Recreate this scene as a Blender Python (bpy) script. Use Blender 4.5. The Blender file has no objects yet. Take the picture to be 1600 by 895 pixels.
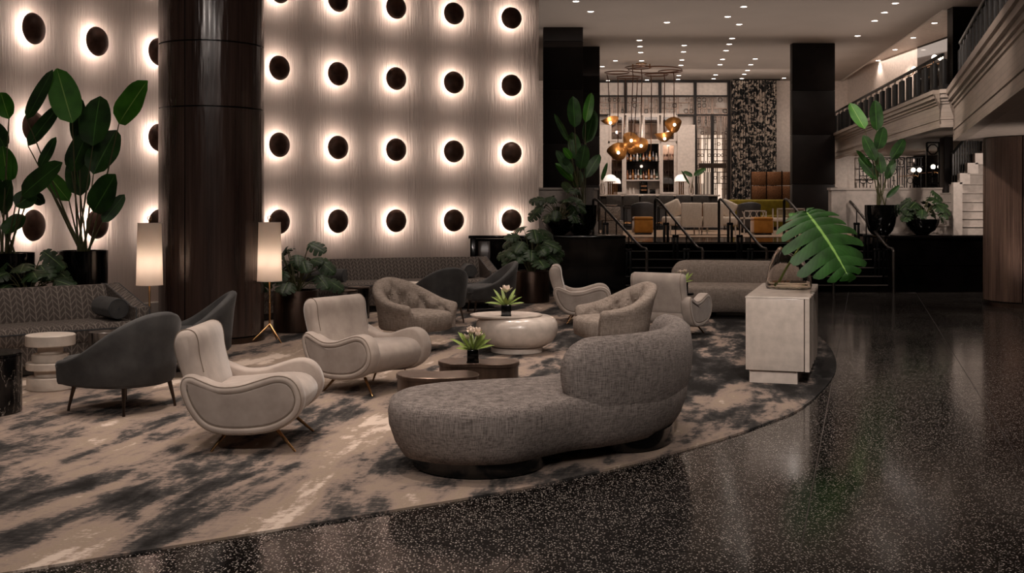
import bpy, bmesh, math, random
from math import sin, cos, pi, radians, sqrt, atan2
from mathutils import Vector, Matrix
random.seed(7)
F, HZ, EYE = 1733.0, 326.0, 1.5
# ------------------------------------------------------------------ camera
sc = bpy.context.scene
COL = sc.collection
cd = bpy.data.cameras.new('camera'); cam = bpy.data.objects.new('camera', cd); COL.objects.link(cam)
cam.location = (0, 0, EYE); cam.rotation_euler = (radians(90), 0, 0)
cd.sensor_width = 36; cd.lens = 36*F/1600; cd.shift_y = -(447.5-HZ)/1600; cd.clip_end = 200; cd.clip_start = .05
sc.camera = cam
# ------------------------------------------------------------------ world, exposure
w = bpy.data.worlds.new('world'); sc.world = w; w.use_nodes = True
w.node_tree.nodes['Background'].inputs[0].default_value = (1, .86, .78, 1)
w.node_tree.nodes['Background'].inputs[1].default_value = .01
sc.view_settings.view_transform = 'Standard'; sc.view_settings.look = 'None'
sc.view_settings.exposure = 0.28; sc.view_settings.gamma = 1
WARM = (1, .84, .735)
# ------------------------------------------------------------------ large lights (ceiling spots over seats and bar, added fills and washes)
def spot(x, y, z, power, deg=60, tx=None, ty=None, tz=0, r=.12, blend=.7, col=WARM, parent=None):
    l = bpy.data.lights.new('spot_light', 'SPOT'); l.energy = power; l.spot_size = radians(deg); l.spot_blend = blend
    l.shadow_soft_size = r; l.color = col
    o = bpy.data.objects.new('spot_light', l); COL.objects.link(o); o.location = (x, y, z)
    d = Vector(((tx if tx is not None else x)-x, (ty if ty is not None else y)-y, tz-z))
    o.rotation_euler = d.to_track_quat('-Z', 'Y').to_euler()
    return o
def area(x, y, z, power, sx, sy, col=WARM, rot=(0, 0, 0)):
    l = bpy.data.lights.new('area_light', 'AREA'); l.energy = power; l.shape = 'RECTANGLE'; l.size = sx; l.size_y = sy; l.color = col
    o = bpy.data.objects.new('area_light', l); COL.objects.link(o); o.location = (x, y, z); o.rotation_euler = rot
    return o
CEIL = 5.77
for a in [(-1.6, 6.6, 330, 62), (-2.9, 8.0, 300, 55), (-1.2, 8.9, 330, 55), (0.3, 7.0, 120, 55), (-3.8, 9.6, 240, 55),
          (-0.9, 11.7, 280, 50), (0.2, 11.2, 280, 45), (1.3, 12.3, 260, 50), (2.4, 10.2, 190, 50), (2.9, 14.8, 240, 55),
          (-1.7, 14.6, 200, 55), (0.6, 15.5, 220, 50), (-2.6, 5.0, 150, 62), (-.4, 16.4, 180, 55), (1.6, 9.0, 90, 60)]:
    spot(a[0], a[1], CEIL-.03, a[2], a[3])
for x_ in (-3.6, -1.2, 1.2, 3.2):
    for y_ in (5.5, 8.5, 11.5, 14.5): spot(x_, y_, CEIL-.03, 42, 130, r=.1, blend=1)  # added grid of wide spots as overhead fill for the lounge
for x_ in (-3.5, -1, 1.5, 4): spot(x_, -.5, CEIL-.03, 420, 75, col=(1, .88, .80), tx=x_*.7, ty=7.5, tz=.4, r=.1, blend=1)  # added frontal fill from behind the camera
spot(1.6, 2.2, CEIL-.03, 1700, 40, col=(1, .88, .80), tx=2.4, ty=10, tz=.5, r=.1, blend=1)  # added spot that brightens the console front
for x_ in (2.8, 5.0, 7.2):
    for y_ in (24.0, 27.0, 30.0, 33.5): spot(x_, y_, CEIL-.03, 120, 120, r=.08, blend=1)
for x_ in (2.6, 4.4, 6.2, 8.4): spot(x_, 34.6, CEIL-.03, 70, 90, tx=x_, ty=36.8, tz=2.6, r=.08, blend=1)
area(5.2, 33.5, 4.9, 90, 7, .5, rot=(radians(70), 0, 0))
spot(7.3, 19.2, CEIL-.05, 240, 60, tx=7.2, ty=21, tz=1.2)  # added wash on the right ledge and low white walls
spot(1.2, 19.0, CEIL-.05, 120, 50, tx=1.0, ty=21, tz=1.2)
spot(8.6, 18.9, 2.5, 60, 120, tx=8.4, ty=20.9, tz=1.4)
spot(4.6, 7, CEIL-.03, 70, 120, r=.1, blend=1); spot(4.9, 11.5, CEIL-.03, 70, 120, r=.1, blend=1)  # added spots to brighten the floor on the right
spot(5.6, 10.5, 2.55, 22, 140, r=.05, blend=1); spot(6.6, 13.5, 2.55, 22, 140, r=.05, blend=1)  # added lights under the balcony, no visible fittings there
spot(7.6, 15.6, .1, 80, 120, tx=8.0, ty=16.4, tz=2.6)  # added uplight for the fluted column and the soffit above it
area(4.5, 25, 5.3, 60, 9, 5, rot=(pi, 0, 0))      # added area light facing up to brighten the ceiling over the stairs
area(5.5, 32, 5.0, 60, 8, 6, rot=(pi, 0, 0))
spot(3.5, 16, CEIL-.05, 950, 70, tx=7.6, ty=19, tz=3.1, blend=1)  # added spot that brightens the far parapet
spot(1.5, 10, CEIL-.05, 900, 60, tx=6.5, ty=14, tz=3.0, blend=1)  # added spot that brightens the near parapet

# ------------------------------------------------------------------ helpers
def W(u, v, z=0.):
    Y = (EYE-z)*F/(v-HZ); return Vector(((u-800)/F*Y, Y, z))
def A(u, v, Y):
    return Vector(((u-800)/F*Y, Y, EYE-(v-HZ)/F*Y))
def crom(pts, n, closed=True):
    out = []; m = len(pts); D = len(pts[0])
    segs = m if closed else m-1
    for i in range(segs):
        if closed: p = [pts[(i+k-1) % m] for k in range(4)]
        else: p = [pts[min(max(i+k-1, 0), m-1)] for k in range(4)]
        for j in range(n):
            t = j/n
            out.append(tuple(.5*((2*p[1][d])+(-p[0][d]+p[2][d])*t+(2*p[0][d]-5*p[1][d]+4*p[2][d]-p[3][d])*t*t+(-p[0][d]+3*p[1][d]-3*p[2][d]+p[3][d])*t**3) for d in range(D)))
    if not closed: out.append(tuple(pts[-1]))
    return out
def ccw(p):
    a = sum(p[i][0]*p[(i+1) % len(p)][1]-p[(i+1) % len(p)][0]*p[i][1] for i in range(len(p)))
    return list(p) if a > 0 else list(p)[::-1]
def offs(p, d):
    n = len(p); o = []
    for i in range(n):
        tx = p[(i+1) % n][0]-p[i-1][0]; ty = p[(i+1) % n][1]-p[i-1][1]; L = sqrt(tx*tx+ty*ty) or 1
        o.append((p[i][0]+ty/L*d, p[i][1]-tx/L*d))
    return o
def circ(r, n=32, cx=0, cy=0, ry=None):
    ry = ry or r
    return [(cx+r*cos(2*pi*i/n), cy+ry*sin(2*pi*i/n)) for i in range(n)]
class MB:
    def __init__(s): s.v = []; s.f = []; s.uv = {}
    def add(s, vs, fs):
        b = len(s.v); s.v += [tuple(q) for q in vs]; s.f += [tuple(i+b for i in f) for f in fs]; return s
    def box(s, x0, x1, y0, y1, z0, z1, M=None):
        vs = [Vector((x, y, z)) for z in (z0, z1) for y in (y0, y1) for x in (x0, x1)]
        if M is not None: vs = [M @ q for q in vs]
        return s.add(vs, [(0, 2, 3, 1), (4, 5, 7, 6), (0, 1, 5, 4), (2, 6, 7, 3), (0, 4, 6, 2), (1, 3, 7, 5)])
    def rbox(s, x0, x1, y0, y1, z0, z1, r=.02, k=3, M=None):
        # rounded box by lofting a rounded rectangle
        r = min(r, (x1-x0)/2.01, (y1-y0)/2.01, (z1-z0)/2.01)
        o = []
        for cx, cy, a0 in ((x1-r, y1-r, 0), (x0+r, y1-r, 90), (x0+r, y0+r, 180), (x1-r, y0+r, 270)):
            for i in range(k+1): a = radians(a0+90*i/k); o.append((cx, cy, cos(a), sin(a)))
        rings = []
        for i in range(k+1):
            a = radians(90*i/k); rings.append([(q[0]+q[2]*r*sin(a), q[1]+q[3]*r*sin(a), z0+r-r*cos(a)) for q in o])
        for i in range(k+1):
            a = radians(90*i/k); rings.append([(q[0]+q[2]*r*cos(a), q[1]+q[3]*r*cos(a), z1-r+r*sin(a)) for q in o])
        if M is not None: rings = [[M @ Vector(q) for q in R] for R in rings]
        return s.loft(rings)
    def loft(s, rings, cap0=True, cap1=True, closed=True, uv=None):
        b = len(s.v); n = len(rings[0])
        for ri, R in enumerate(rings):
            for j, q in enumerate(R):
                if uv: s.uv[len(s.v)] = uv[ri][j]
                s.v.append(tuple(q))
        for i in range(len(rings)-1):
            for j in range(n if closed else n-1):
                k = (j+1) % n
                s.f.append((b+i*n+j, b+i*n+k, b+(i+1)*n+k, b+(i+1)*n+j))
        for c, i in ((cap0, 0), (cap1, len(rings)-1)):
            if c:
                R = rings[i]; m = Vector((0, 0, 0))
                for q in R: m += Vector(q)
                m /= n; ci = len(s.v)
                if uv: s.uv[ci] = uv[i][0]
                s.v.append(tuple(m))
                for j in range(n): s.f.append((b+i*n+j, b+i*n+(j+1) % n, ci))
        return s
    def puff(s, outline, prof, crown=0, mp=None, bot=True):
        p = ccw(outline); rings = [[(q[0], q[1], z) for q in offs(p, o)] for z, o in prof]
        if crown:
            R = rings[-1]; cx = sum(q[0] for q in R)/len(R); cy = sum(q[1] for q in R)/len(R); z = R[0][2]
            for f in (.93, .8, .55, .25): rings.append([(cx+(q[0]-cx)*f, cy+(q[1]-cy)*f, z+crown*(1-f*f)) for q in R])
        if mp: rings = [[mp(*q) for q in R] for R in rings]
        return s.loft(rings, cap0=bot)
    def lathe(s, prof, n=32, c=(0, 0, 0), cap0=True, cap1=True, mp=None):
        rings = [[(c[0]+r*cos(2*pi*i/n), c[1]+r*sin(2*pi*i/n), c[2]+z) for i in range(n)] for r, z in prof]
        if mp: rings = [[mp(*q) for q in R] for R in rings]
        return s.loft(rings, cap0, cap1)
    def tube(s, pts, r, n=8, closed=False):
        P = [Vector(q) for q in pts]; rs = r if isinstance(r, (list, tuple)) else [r]*len(P)
        rings = []; up = None; m = len(P)
        for i in range(m):
            if closed: t = P[(i+1) % m]-P[i-1]
            else: t = P[min(i+1, m-1)]-P[max(i-1, 0)]
            t = t.normalized() if t.length > 1e-9 else Vector((0, 0, 1))
            if up is None: up = Vector((0, 0, 1)) if abs(t.z) < .9 else Vector((1, 0, 0))
            a = up-t*up.dot(t)
            if a.length < 1e-6: a = t.orthogonal()
            a.normalize(); up = a; b = t.cross(a)
            rings.append([P[i]+a*(rs[i]*cos(2*pi*k/n))+b*(rs[i]*sin(2*pi*k/n)) for k in range(n)])
        if closed: rings.append(rings[0]); return s.loft(rings, False, False)
        return s.loft(rings)
    def build(s, name, mat, parent=None, smooth=True, ang=38, kind=None, sub=0, label=None):
        me = bpy.data.meshes.new(name); bm = bmesh.new()
        vs = [bm.verts.new(q) for q in s.v]
        for f in s.f:
            try: bm.faces.new([vs[i] for i in f])
            except ValueError: pass
        if not getattr(s, 'noflip', False): bmesh.ops.recalc_face_normals(bm, faces=bm.faces)
        if s.uv:
            L = bm.loops.layers.uv.new('UVMap'); bm.verts.index_update()
            for f in bm.faces:
                for l in f.loops: l[L].uv = s.uv.get(l.vert.index, (0, 0))
        bm.to_mesh(me); bm.free()
        if smooth:
            me.polygons.foreach_set('use_smooth', [True]*len(me.polygons))
            me.set_sharp_from_angle(angle=radians(ang))
        if mat: me.materials.append(mat)
        o = bpy.data.objects.new(name, me); COL.objects.link(o)
        if parent: o.parent = parent
        if kind: o['kind'] = kind
        if label: o['label'] = label
        if sub:
            m = o.modifiers.new('subdivision', 'SUBSURF'); m.levels = sub; m.render_levels = sub
        return o
def thing(name, label, cat, loc=(0, 0, 0), rz=0, group=None):
    o = bpy.data.objects.new(name, None); COL.objects.link(o); o.location = loc; o.rotation_euler = (0, 0, rz)
    o.empty_display_size = .1
    o['label'] = label; o['category'] = cat
    if group: o['group'] = group
    return o
def tag(o, label, cat, group=None):
    o['label'] = label; o['category'] = cat
    if group: o['group'] = group
    return o
def struct(o): o['kind'] = 'structure'; return o
def dup(root, loc, rz, label, group=None):
    def cp(o, par):
        c = o.copy(); COL.objects.link(c); c.parent = par
        for ch in list(o.children): cp(ch, c)
        return c
    r = cp(root, None); r.location = loc; r.rotation_euler = (0, 0, rz); r['label'] = label
    if group: r['group'] = group
    return r
# ------------------------------------------------------------------ materials
def lin(h):
    c = [int(h[i:i+2], 16)/255 for i in (0, 2, 4)]
    return tuple((x/12.92 if x <= .04045 else ((x+.055)/1.055)**2.4) for x in c)+(1,)
class NT:
    def __init__(s, name):
        s.m = bpy.data.materials.new(name); s.m.use_nodes = True; s.n = s.m.node_tree.nodes; s.l = s.m.node_tree.links
        s.b = s.n['Principled BSDF']
    def node(s, t, **k):
        x = s.n.new(t)
        for a, v in k.items():
            if a.startswith('i_'):
                key = a[2:]; key = int(key) if key.isdigit() else key.replace('_', ' ')
                x.inputs[key].default_value = v
            else: setattr(x, a, v)
        return x
    def link(s, a, b): s.l.new(a, b)
    def coord(s, kind='Object', scale=(1, 1, 1), rot=(0, 0, 0)):
        if kind == 'Position': o = s.node('ShaderNodeNewGeometry').outputs['Position']
        else: o = s.node('ShaderNodeTexCoord').outputs[kind]
        m = s.node('ShaderNodeMapping'); m.inputs['Scale'].default_value = scale; m.inputs['Rotation'].default_value = rot
        s.link(o, m.inputs['Vector']); return m.outputs[0]
    def noise(s, vec, sc_, det=3, rough=.5, dist=0):
        x = s.node('ShaderNodeTexNoise'); x.inputs['Scale'].default_value = sc_; x.inputs['Detail'].default_value = det
        x.inputs['Roughness'].default_value = rough; x.inputs['Distortion'].default_value = dist
        if vec is not None: s.link(vec, x.inputs['Vector'])
        return x.outputs['Fac']
    def ramp(s, fac, stops, interp='LINEAR'):
        r = s.node('ShaderNodeValToRGB'); r.color_ramp.interpolation = interp; e = r.color_ramp.elements
        while len(e) < len(stops): e.new(.5)
        for i, (p, c) in enumerate(stops): e[i].position = p; e[i].color = c
        s.link(fac, r.inputs[0]); return r.outputs[0]
    def math(s, op, a, b=None):
        x = s.node('ShaderNodeMath', operation=op)
        for i, q in enumerate((a, b)):
            if q is None: continue
            if isinstance(q, (int, float)): x.inputs[i].default_value = q
            else: s.link(q, x.inputs[i])
        return x.outputs[0]
    def mix(s, fac, a, b, bt='MIX'):
        x = s.node('ShaderNodeMix', data_type='RGBA', blend_type=bt)
        for i, q in ((0, fac), (6, a), (7, b)):
            if isinstance(q, (int, float)): x.inputs[i].default_value = q
            elif isinstance(q, tuple): x.inputs[i].default_value = q
            else: s.link(q, x.inputs[i])
        return x.outputs[2]
    def bump(s, h, strength=.3, dist=.01):
        x = s.node('ShaderNodeBump'); x.inputs['Strength'].default_value = strength; x.inputs['Distance'].default_value = dist
        s.link(h, x.inputs['Height']); s.link(x.outputs[0], s.b.inputs['Normal'])
    def set(s, base=None, rough=.5, metal=0, spec=None, sheen=0):
        if base is not None:
            if isinstance(base, tuple): s.b.inputs['Base Color'].default_value = base
            else: s.link(base, s.b.inputs['Base Color'])
        if isinstance(rough, (int, float)): s.b.inputs['Roughness'].default_value = rough
        else: s.link(rough, s.b.inputs['Roughness'])
        s.b.inputs['Metallic'].default_value = metal
        if spec is not None: s.b.inputs['Specular IOR Level'].default_value = spec
        if sheen: s.b.inputs['Sheen Weight'].default_value = sheen; s.b.inputs['Sheen Roughness'].default_value = .4
        return s.m
def simple(name, h, rough=.5, metal=0, var=.12, nsc=12, spec=None):
    t = NT(name); c = lin(h); n = t.noise(t.coord(), nsc, 4)
    d = tuple(x*(1-var) for x in c[:3])+(1,); e = tuple(min(1, x*(1+var)) for x in c[:3])+(1,)
    return t.set(t.ramp(n, [(.3, d), (.7, e)]), rough, metal, spec)
def emit(name, col, st):
    t = NT(name); t.b.inputs['Base Color'].default_value = (.8, .8, .8, 1)
    t.b.inputs['Emission Color'].default_value = col; t.b.inputs['Emission Strength'].default_value = st; return t.m
def linen(name, h1, h2, sheen=0, sc_=70, bump=.25):
    t = NT(name); a = t.noise(t.coord(scale=(1, 1, .08)), sc_*1.6, 3, .7); b = t.noise(t.coord(scale=(.1, .1, 1)), sc_*2.2, 3, .7)
    m = t.math('ADD', t.math('MULTIPLY', a, .5), t.math('MULTIPLY', b, .5))
    t.bump(m, bump, .004)
    return t.set(t.ramp(m, [(.38, lin(h1)), (.62, lin(h2))]), .9, 0, .2, sheen)
def velvet(name, h1, h2, rough=.75, sh=.35):
    t = NT(name); n = t.noise(t.coord(), 7, 3, .6); n2 = t.noise(t.coord(), 260, 2); t.bump(n2, .15, .002)
    return t.set(t.ramp(n, [(.3, lin(h1)), (.7, lin(h2))]), rough, 0, .25, sh)
M_ = {}
M_['cream_fabric'] = velvet('cream chenille', 'a0938a', 'b4a79d')
M_['cream_panel'] = velvet('cream chenille panel', '8f837b', 'a2968d')
M_['piping'] = simple('taupe piping', '7a6c5f', .8)
M_['grey_velvet'] = velvet('grey velvet', '373636', '474645', sh=.12)
M_['grey_dark'] = velvet('grey piping', '2c2e30', '3a3c3e')
M_['linen'] = linen('taupe linen', '665b53', '95897f')
M_['sofa_linen'] = linen('grey linen weave', '544d4a', '9a908a', sc_=85, bump=.3)
M_['brass'] = simple('brass', 'b98f62', .25, 1)
M_['shell'] = simple('satin brass shell', '9a7040', .5, .8)
M_['copper_dark'] = simple('dark copper', '5e4030', .4, .9)
M_['dark_metal'] = simple('dark bronze metal', '5d5048', .3, 1)
M_['black_metal'] = simple('black metal', '0d0c0c', .35, .6)
M_['iron'] = simple('black iron', '080707', .6)
M_['steel'] = simple('dark steel', '4a4542', .35, .9)
M_['black_gloss'] = simple('black gloss', '050505', .12, 0)
M_['cream_gloss'] = simple('cream lacquer', 'beb2a8', .22)
M_['cream_paint'] = simple('cream paint', 'bfb2a8', .5)
M_['white_lacquer'] = simple('white stone', 'c9bcb0', .5)
M_['white_paint'] = simple('white paint', 'b5aaa2', .6)
M_['soil'] = simple('soil', '1a120c', .95)
M_['petal'] = simple('petal', 'e6d6c8', .6)
M_['stamen'] = simple('stamen', 'b9a25c', .6)
M_['mustard'] = velvet('mustard velvet', '8f5d1d', 'a8702a')
M_['olive'] = velvet('olive velvet', '6a5c10', '83731c')
M_['white_fabric'] = linen('ivory boucle', 'b9aa9a', 'd8cabb')
M_['bar_front'] = simple('grey bar front', '3c3a3a', .5)
M_['glass_amber'] = None
t = NT('bronze drum'); n = t.noise(t.coord(scale=(1, 1, .15)), 9, 5, .6)
M_['bronze'] = t.set(t.ramp(n, [(.3, lin('2b201a')), (.7, lin('4c3a30'))]), .35, .75)
t = NT('bronze table'); n = t.noise(t.coord(scale=(1, 3, .2)), 8, 5, .6)
M_['bronze_table'] = t.set(t.ramp(n, [(.3, lin('40322b')), (.7, lin('675549'))]), .28, .6)
t = NT('dome bronze'); n = t.noise(t.coord(), 10, 4)
M_['dome'] = t.set(t.ramp(n, [(.3, lin('4b362c')), (.7, lin('6d5144'))]), .4, .3)
# dark polished wood column
def wood(name, a, b, rough=.16, sc_=7):
    t = NT(name); n = t.noise(t.coord('Position', (1, 1, .06)), sc_, 6, .65); n2 = t.noise(t.coord('Position', (1, 1, .02)), sc_*6, 3, .6)
    m = t.math('ADD', t.math('MULTIPLY', n, .6), t.math('MULTIPLY', n2, .4))
    n3 = t.noise(t.coord('Position', (1, 1, .12)), 11, 2, .5); t.bump(n3, .5, .025)
    t.b.inputs['Coat Weight'].default_value = .35; t.b.inputs['Coat Roughness'].default_value = .12
    return t.set(t.ramp(m, [(.35, lin(a)), (.65, lin(b))]), rough, .1)
M_['wood'] = wood('dark wood veneer', '2a201d', '4b3b35', .22)
M_['wood_warm'] = wood('warm wood veneer', '3a2c26', '6b564b', .25, 9)
M_['wood_dark'] = simple('near black wood', '17110f', .55, 0, .25, 6, .25)
# plaster wall with vertical combed striation
t = NT('combed plaster'); a = t.noise(t.coord('Position', (1, 1, .07)), 26, 4, .6, .6); b = t.noise(t.coord('Position', (1, 1, .25)), 9, 3, .5)
m = t.math('ADD', t.math('MULTIPLY', a, .8), t.math('MULTIPLY', b, .2)); t.bump(m, .55, .03)
M_['plaster'] = t.set(t.ramp(m, [(.3, lin('b8a9a0')), (.7, lin('c1b2a8'))]), .85, 0, .2)
M_['ceiling'] = simple('ceiling paint', '857b73', .75, var=.05, nsc=1)
# carpet
t = NT('abstract carpet')
def rot_coord(ang, scl):
    r = t.node('ShaderNodeVectorRotate', rotation_type='Z_AXIS'); r.inputs['Angle'].default_value = ang
    t.link(t.node('ShaderNodeNewGeometry').outputs['Position'], r.inputs['Vector'])
    m = t.node('ShaderNodeMapping'); m.inputs['Scale'].default_value = scl; t.link(r.outputs[0], m.inputs['Vector']); return m.outputs[0]
v = rot_coord(radians(14), (1.0, .26, 1)); v2 = rot_coord(radians(10), (1.0, .42, 1))
n1 = t.noise(v, 1.7, 9, .62, .35); n2 = t.noise(v2, 4.2, 8, .68, .3)
n3 = t.noise(t.coord('Position', (2.2, 13, 1)), 5, 3, .7)
sx_ = t.node('ShaderNodeSeparateXYZ'); t.link(t.node('ShaderNodeNewGeometry').outputs['Position'], sx_.inputs[0])
bias = t.math('MULTIPLY', t.math('MAXIMUM', t.math('SUBTRACT', t.math('ADD', sx_.outputs[0], t.math('MULTIPLY', sx_.outputs[1], .25)), 1.6), 0), -.016)
c1 = t.math('ADD', t.math('ADD', t.math('MULTIPLY', n1, .56), bias), t.math('ADD', t.math('MULTIPLY', n2, .32), t.math('MULTIPLY', n3, .12)))
col = t.ramp(c1, [(.405, lin('232120')), (.445, lin('3a3837')), (.470, lin('57514d')), (.483, lin('80726a')), (.52, lin('968578')), (.545, lin('8f8070')), (.562, lin('a8968a')), (.576, lin('c9b8aa'))])
n4 = t.noise(t.coord('Position'), 300, 2); t.bump(n4, .3, .003)
M_['carpet'] = t.set(col, .95, 0, .1)
# terrazzo
t = NT('black terrazzo'); vo = t.node('ShaderNodeTexVoronoi'); vo.inputs['Scale'].default_value = 88; t.link(t.coord('Position'), vo.inputs['Vector'])
r0 = t.ramp(vo.outputs['Distance'], [(.28, (1, 1, 1, 1)), (.36, (0, 0, 0, 1))])
sep = t.node('ShaderNodeSeparateColor'); t.link(vo.outputs['Color'], sep.inputs[0])
g = t.ramp(sep.outputs[0], [(.1, (0, 0, 0, 1)), (.8, (1, 1, 1, 1))])
k = t.math('MULTIPLY', r0, g)
n = t.noise(t.coord('Position'), .8, 3)
t.b.inputs['Coat Weight'].default_value = .0
M_['terrazzo'] = t.set(t.mix(k, lin('0c0b0b'), lin('bdb3ab')), t.ramp(n, [(.3, (.09,)*3+(1,)), (.7, (.16,)*3+(1,))]), 0, .25)
M_['grout'] = simple('terrazzo divider', '4c4541', .5)
t = NT('black stone'); n = t.noise(t.coord('Position', (1, 1, 1)), 3, 6, .6)
M_['black_stone'] = t.set(t.ramp(n, [(.3, lin('020202')), (.8, lin('0a0808'))]), .1, 0)
t = NT('black marble'); n = t.noise(t.coord(scale=(1, 1, .6)), 7, 8, .6, 1.5)
M_['marble'] = t.set(t.ramp(n, [(.492, lin('0c0b0b')), (.5, lin('958a82')), (.508, lin('0c0b0b'))]), .2, 0)
t = NT('banded marble'); n = t.noise(t.coord(scale=(1, 1, .1)), 20, 4, .6, .4)
M_['banded'] = t.set(t.ramp(n, [(.42, lin('1b1817')), (.6, lin('6e645d'))]), .3, 0)
# herringbone leaf fabric, uses UV (u along the sofa, v up)
def herring(name):
    t = NT(name); uv = t.node('ShaderNodeUVMap').outputs[0]; s_ = t.node('ShaderNodeSeparateXYZ'); t.link(uv, s_.inputs[0])
    fu = t.math('FRACT', t.math('MULTIPLY', s_.outputs[0], 9.0)); tri = t.math('ABSOLUTE', t.math('SUBTRACT', fu, .5))
    fv = t.math('FRACT', t.math('ADD', t.math('MULTIPLY', s_.outputs[1], 16), t.math('MULTIPLY', tri, -2.2)))
    l1 = t.ramp(fv, [(.0, (1, 1, 1, 1)), (.16, (1, 1, 1, 1)), (.3, (0, 0, 0, 1))])
    l2 = t.ramp(tri, [(.0, (1, 1, 1, 1)), (.05, (0, 0, 0, 1)), (.44, (0, 0, 0, 1)), (.48, (1, 1, 1, 1))])
    k = t.math('MAXIMUM', t.math('MULTIPLY', l1, .6), t.math('MULTIPLY', l2, .8))
    n = t.noise(t.coord(), 60, 3); n2 = t.noise(t.coord(), 300, 2); t.bump(n2, .25, .003)
    return t.set(t.mix(t.math('MULTIPLY', k, n), lin('4f4844'), lin('a59a90')), .95, 0, .1)
M_['herring'] = herring('leaf herringbone fabric')
# leaves
def leafm(name, a, b, rib):
    t = NT(name); uv = t.node('ShaderNodeUVMap').outputs[0]; s_ = t.node('ShaderNodeSeparateXYZ'); t.link(uv, s_.inputs[0])
    du = t.math('ABSOLUTE', t.math('SUBTRACT', s_.outputs[0], .5))
    k = t.ramp(du, [(.0, (1, 1, 1, 1)), (.012, (1, 1, 1, 1)), (.022, (0, 0, 0, 1))])
    fv = t.math('FRACT', t.math('ADD', t.math('MULTIPLY', s_.outputs[1], 26), t.math('MULTIPLY', du, -14)))
    st = t.ramp(fv, [(0, (.8, .8, .8, 1)), (.5, (1, 1, 1, 1)), (1, (.8, .8, .8, 1))])
    n = t.noise(t.coord('Position'), 6, 3); c = t.mix(1.0, t.ramp(n, [(.3, lin(a)), (.7, lin(b))]), st, 'MULTIPLY')
    t.bump(fv, .12, .004)
    return t.set(t.mix(k, c, lin(rib)), .5, 0, .35)
M_['leaf'] = leafm('banana leaf green', '142e0f', '28501a', '447030')
M_['leaf_backlit'] = leafm('backlit leaf green', '2a6010', '40801c', '7fa84f')  # light shining through the leaf is put into a brighter green
M_['monstera'] = leafm('monstera green', '14260f', '2a4322', '5f7548')
M_['big_monstera'] = leafm('large monstera green', '17360f', '2b561f', '7ba352')
M_['stem'] = simple('stem green', '4a4a2c', .6)
M_['cut_leaf'] = leafm('cut leaf green', '6d8038', '8fa352', 'b5c27c')
def glass(name, col=(1, 1, 1, 1), rough=.02, ior=1.45):
    t = NT(name); t.b.inputs['Base Color'].default_value = col; t.b.inputs['Transmission Weight'].default_value = 1
    t.b.inputs['Roughness'].default_value = rough; t.b.inputs['IOR'].default_value = ior; return t.m
M_['glass'] = glass('clear glass', (1, .97, .95, 1), .01, 1.38)
M_['water'] = glass('water', (.98, .93, .8, 1), .0, 1.33)
M_['pane'] = glass('smoked pane', (.30, .25, .22, 1), .05, 1.45)
M_['mirror'] = simple('smoked mirror', '2a2624', .07, .9)
t = NT('lamp shade'); t.b.inputs['Emission Color'].default_value = (1, .74, .58, 1)
tc = t.node('ShaderNodeTexCoord'); s_ = t.node('ShaderNodeSeparateXYZ'); t.link(tc.outputs['Object'], s_.inputs[0])
gz = t.ramp(s_.outputs[2], [(0.72, (.55,)*3+(1,)), (.98, (1, 1, 1, 1)), (1.0, (1, 1, 1, 1))])
t.b.inputs['Subsurface Weight'].default_value = 0
t.b.inputs['Transmission Weight'].default_value = 0
M_['shade'] = None
def shade_mat():
    t = NT('linen lamp shade'); out = t.n['Material Output']
    d = t.node('ShaderNodeBsdfDiffuse'); d.inputs[0].default_value = (.78, .68, .6, 1)
    tr = t.node('ShaderNodeBsdfTranslucent'); tr.inputs[0].default_value = (.8, .72, .64, 1)
    mx = t.node('ShaderNodeMixShader'); mx.inputs[0].default_value = .5
    t.link(d.outputs[0], mx.inputs[1]); t.link(tr.outputs[0], mx.inputs[2]); t.link(mx.outputs[0], out.inputs[0]); return t.m
M_['shade'] = shade_mat()
M_['globe'] = emit('frosted globe glow', (1, .85, .7, 1), 3.5)
M_['bulb'] = emit('warm bulb', (1, .8, .6, 1), 4)
M_['marble_glow'] = emit('lit alabaster', (1, .84, .7, 1), .6)
M_['down'] = emit('downlight lens', (1, .88, .76, 1), 9)
M_['led'] = emit('warm led ring', (1, .82, .68, 1), 3)
t = NT('pierced curtain'); v = t.coord('Position', (1, .4, 1)); n = t.noise(v, 8.5, 3, .6, .8)
M_['curtain'] = t.set(t.ramp(n, [(.515, lin('0a0a0a')), (.53, lin('ab9c8e'))]), .9, 0)
t = NT('bronze mesh tile'); n = t.noise(t.coord('Position'), 30, 4, .7); t.bump(n, .6, .03)
M_['bronze_tile'] = t.set(t.ramp(n, [(.3, lin('4e2f1b')), (.7, lin('9a6a44'))]), .45, .5)
t = NT('parapet stone'); br = t.node('ShaderNodeTexBrick'); br.inputs['Scale'].default_value = 1; br.inputs['Brick Width'].default_value = .32; br.inputs['Row Height'].default_value = .075
br.inputs['Mortar Size'].default_value = .006; br.inputs['Color1'].default_value = lin('a09388'); br.inputs['Color2'].default_value = lin('93867b'); br.inputs['Mortar'].default_value = lin('7d7168')
cs = t.node('ShaderNodeTexCoord'); sx = t.node('ShaderNodeSeparateXYZ'); t.link(t.coord('Position'), sx.inputs[0]); cx = t.node('ShaderNodeCombineXYZ')
t.link(sx.outputs[1], cx.inputs[0]); t.link(sx.outputs[2], cx.inputs[1]); t.link(cx.outputs[0], br.inputs['Vector'])
n = t.noise(t.coord('Position', (1, .2, 1)), 6, 5, .6)
M_['parapet'] = t.set(t.mix(.35, br.outputs['Color'], t.ramp(n, [(.3, lin('6f655d')), (.7, lin('b0a397'))])), .4, 0)
t = NT('speckled stone'); n = t.noise(t.coord('Position'), 60, 3); M_['speckle'] = t.set(t.ramp(n, [(.45, lin('5c534c')), (.6, lin('a89a8d'))]), .6)
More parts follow.
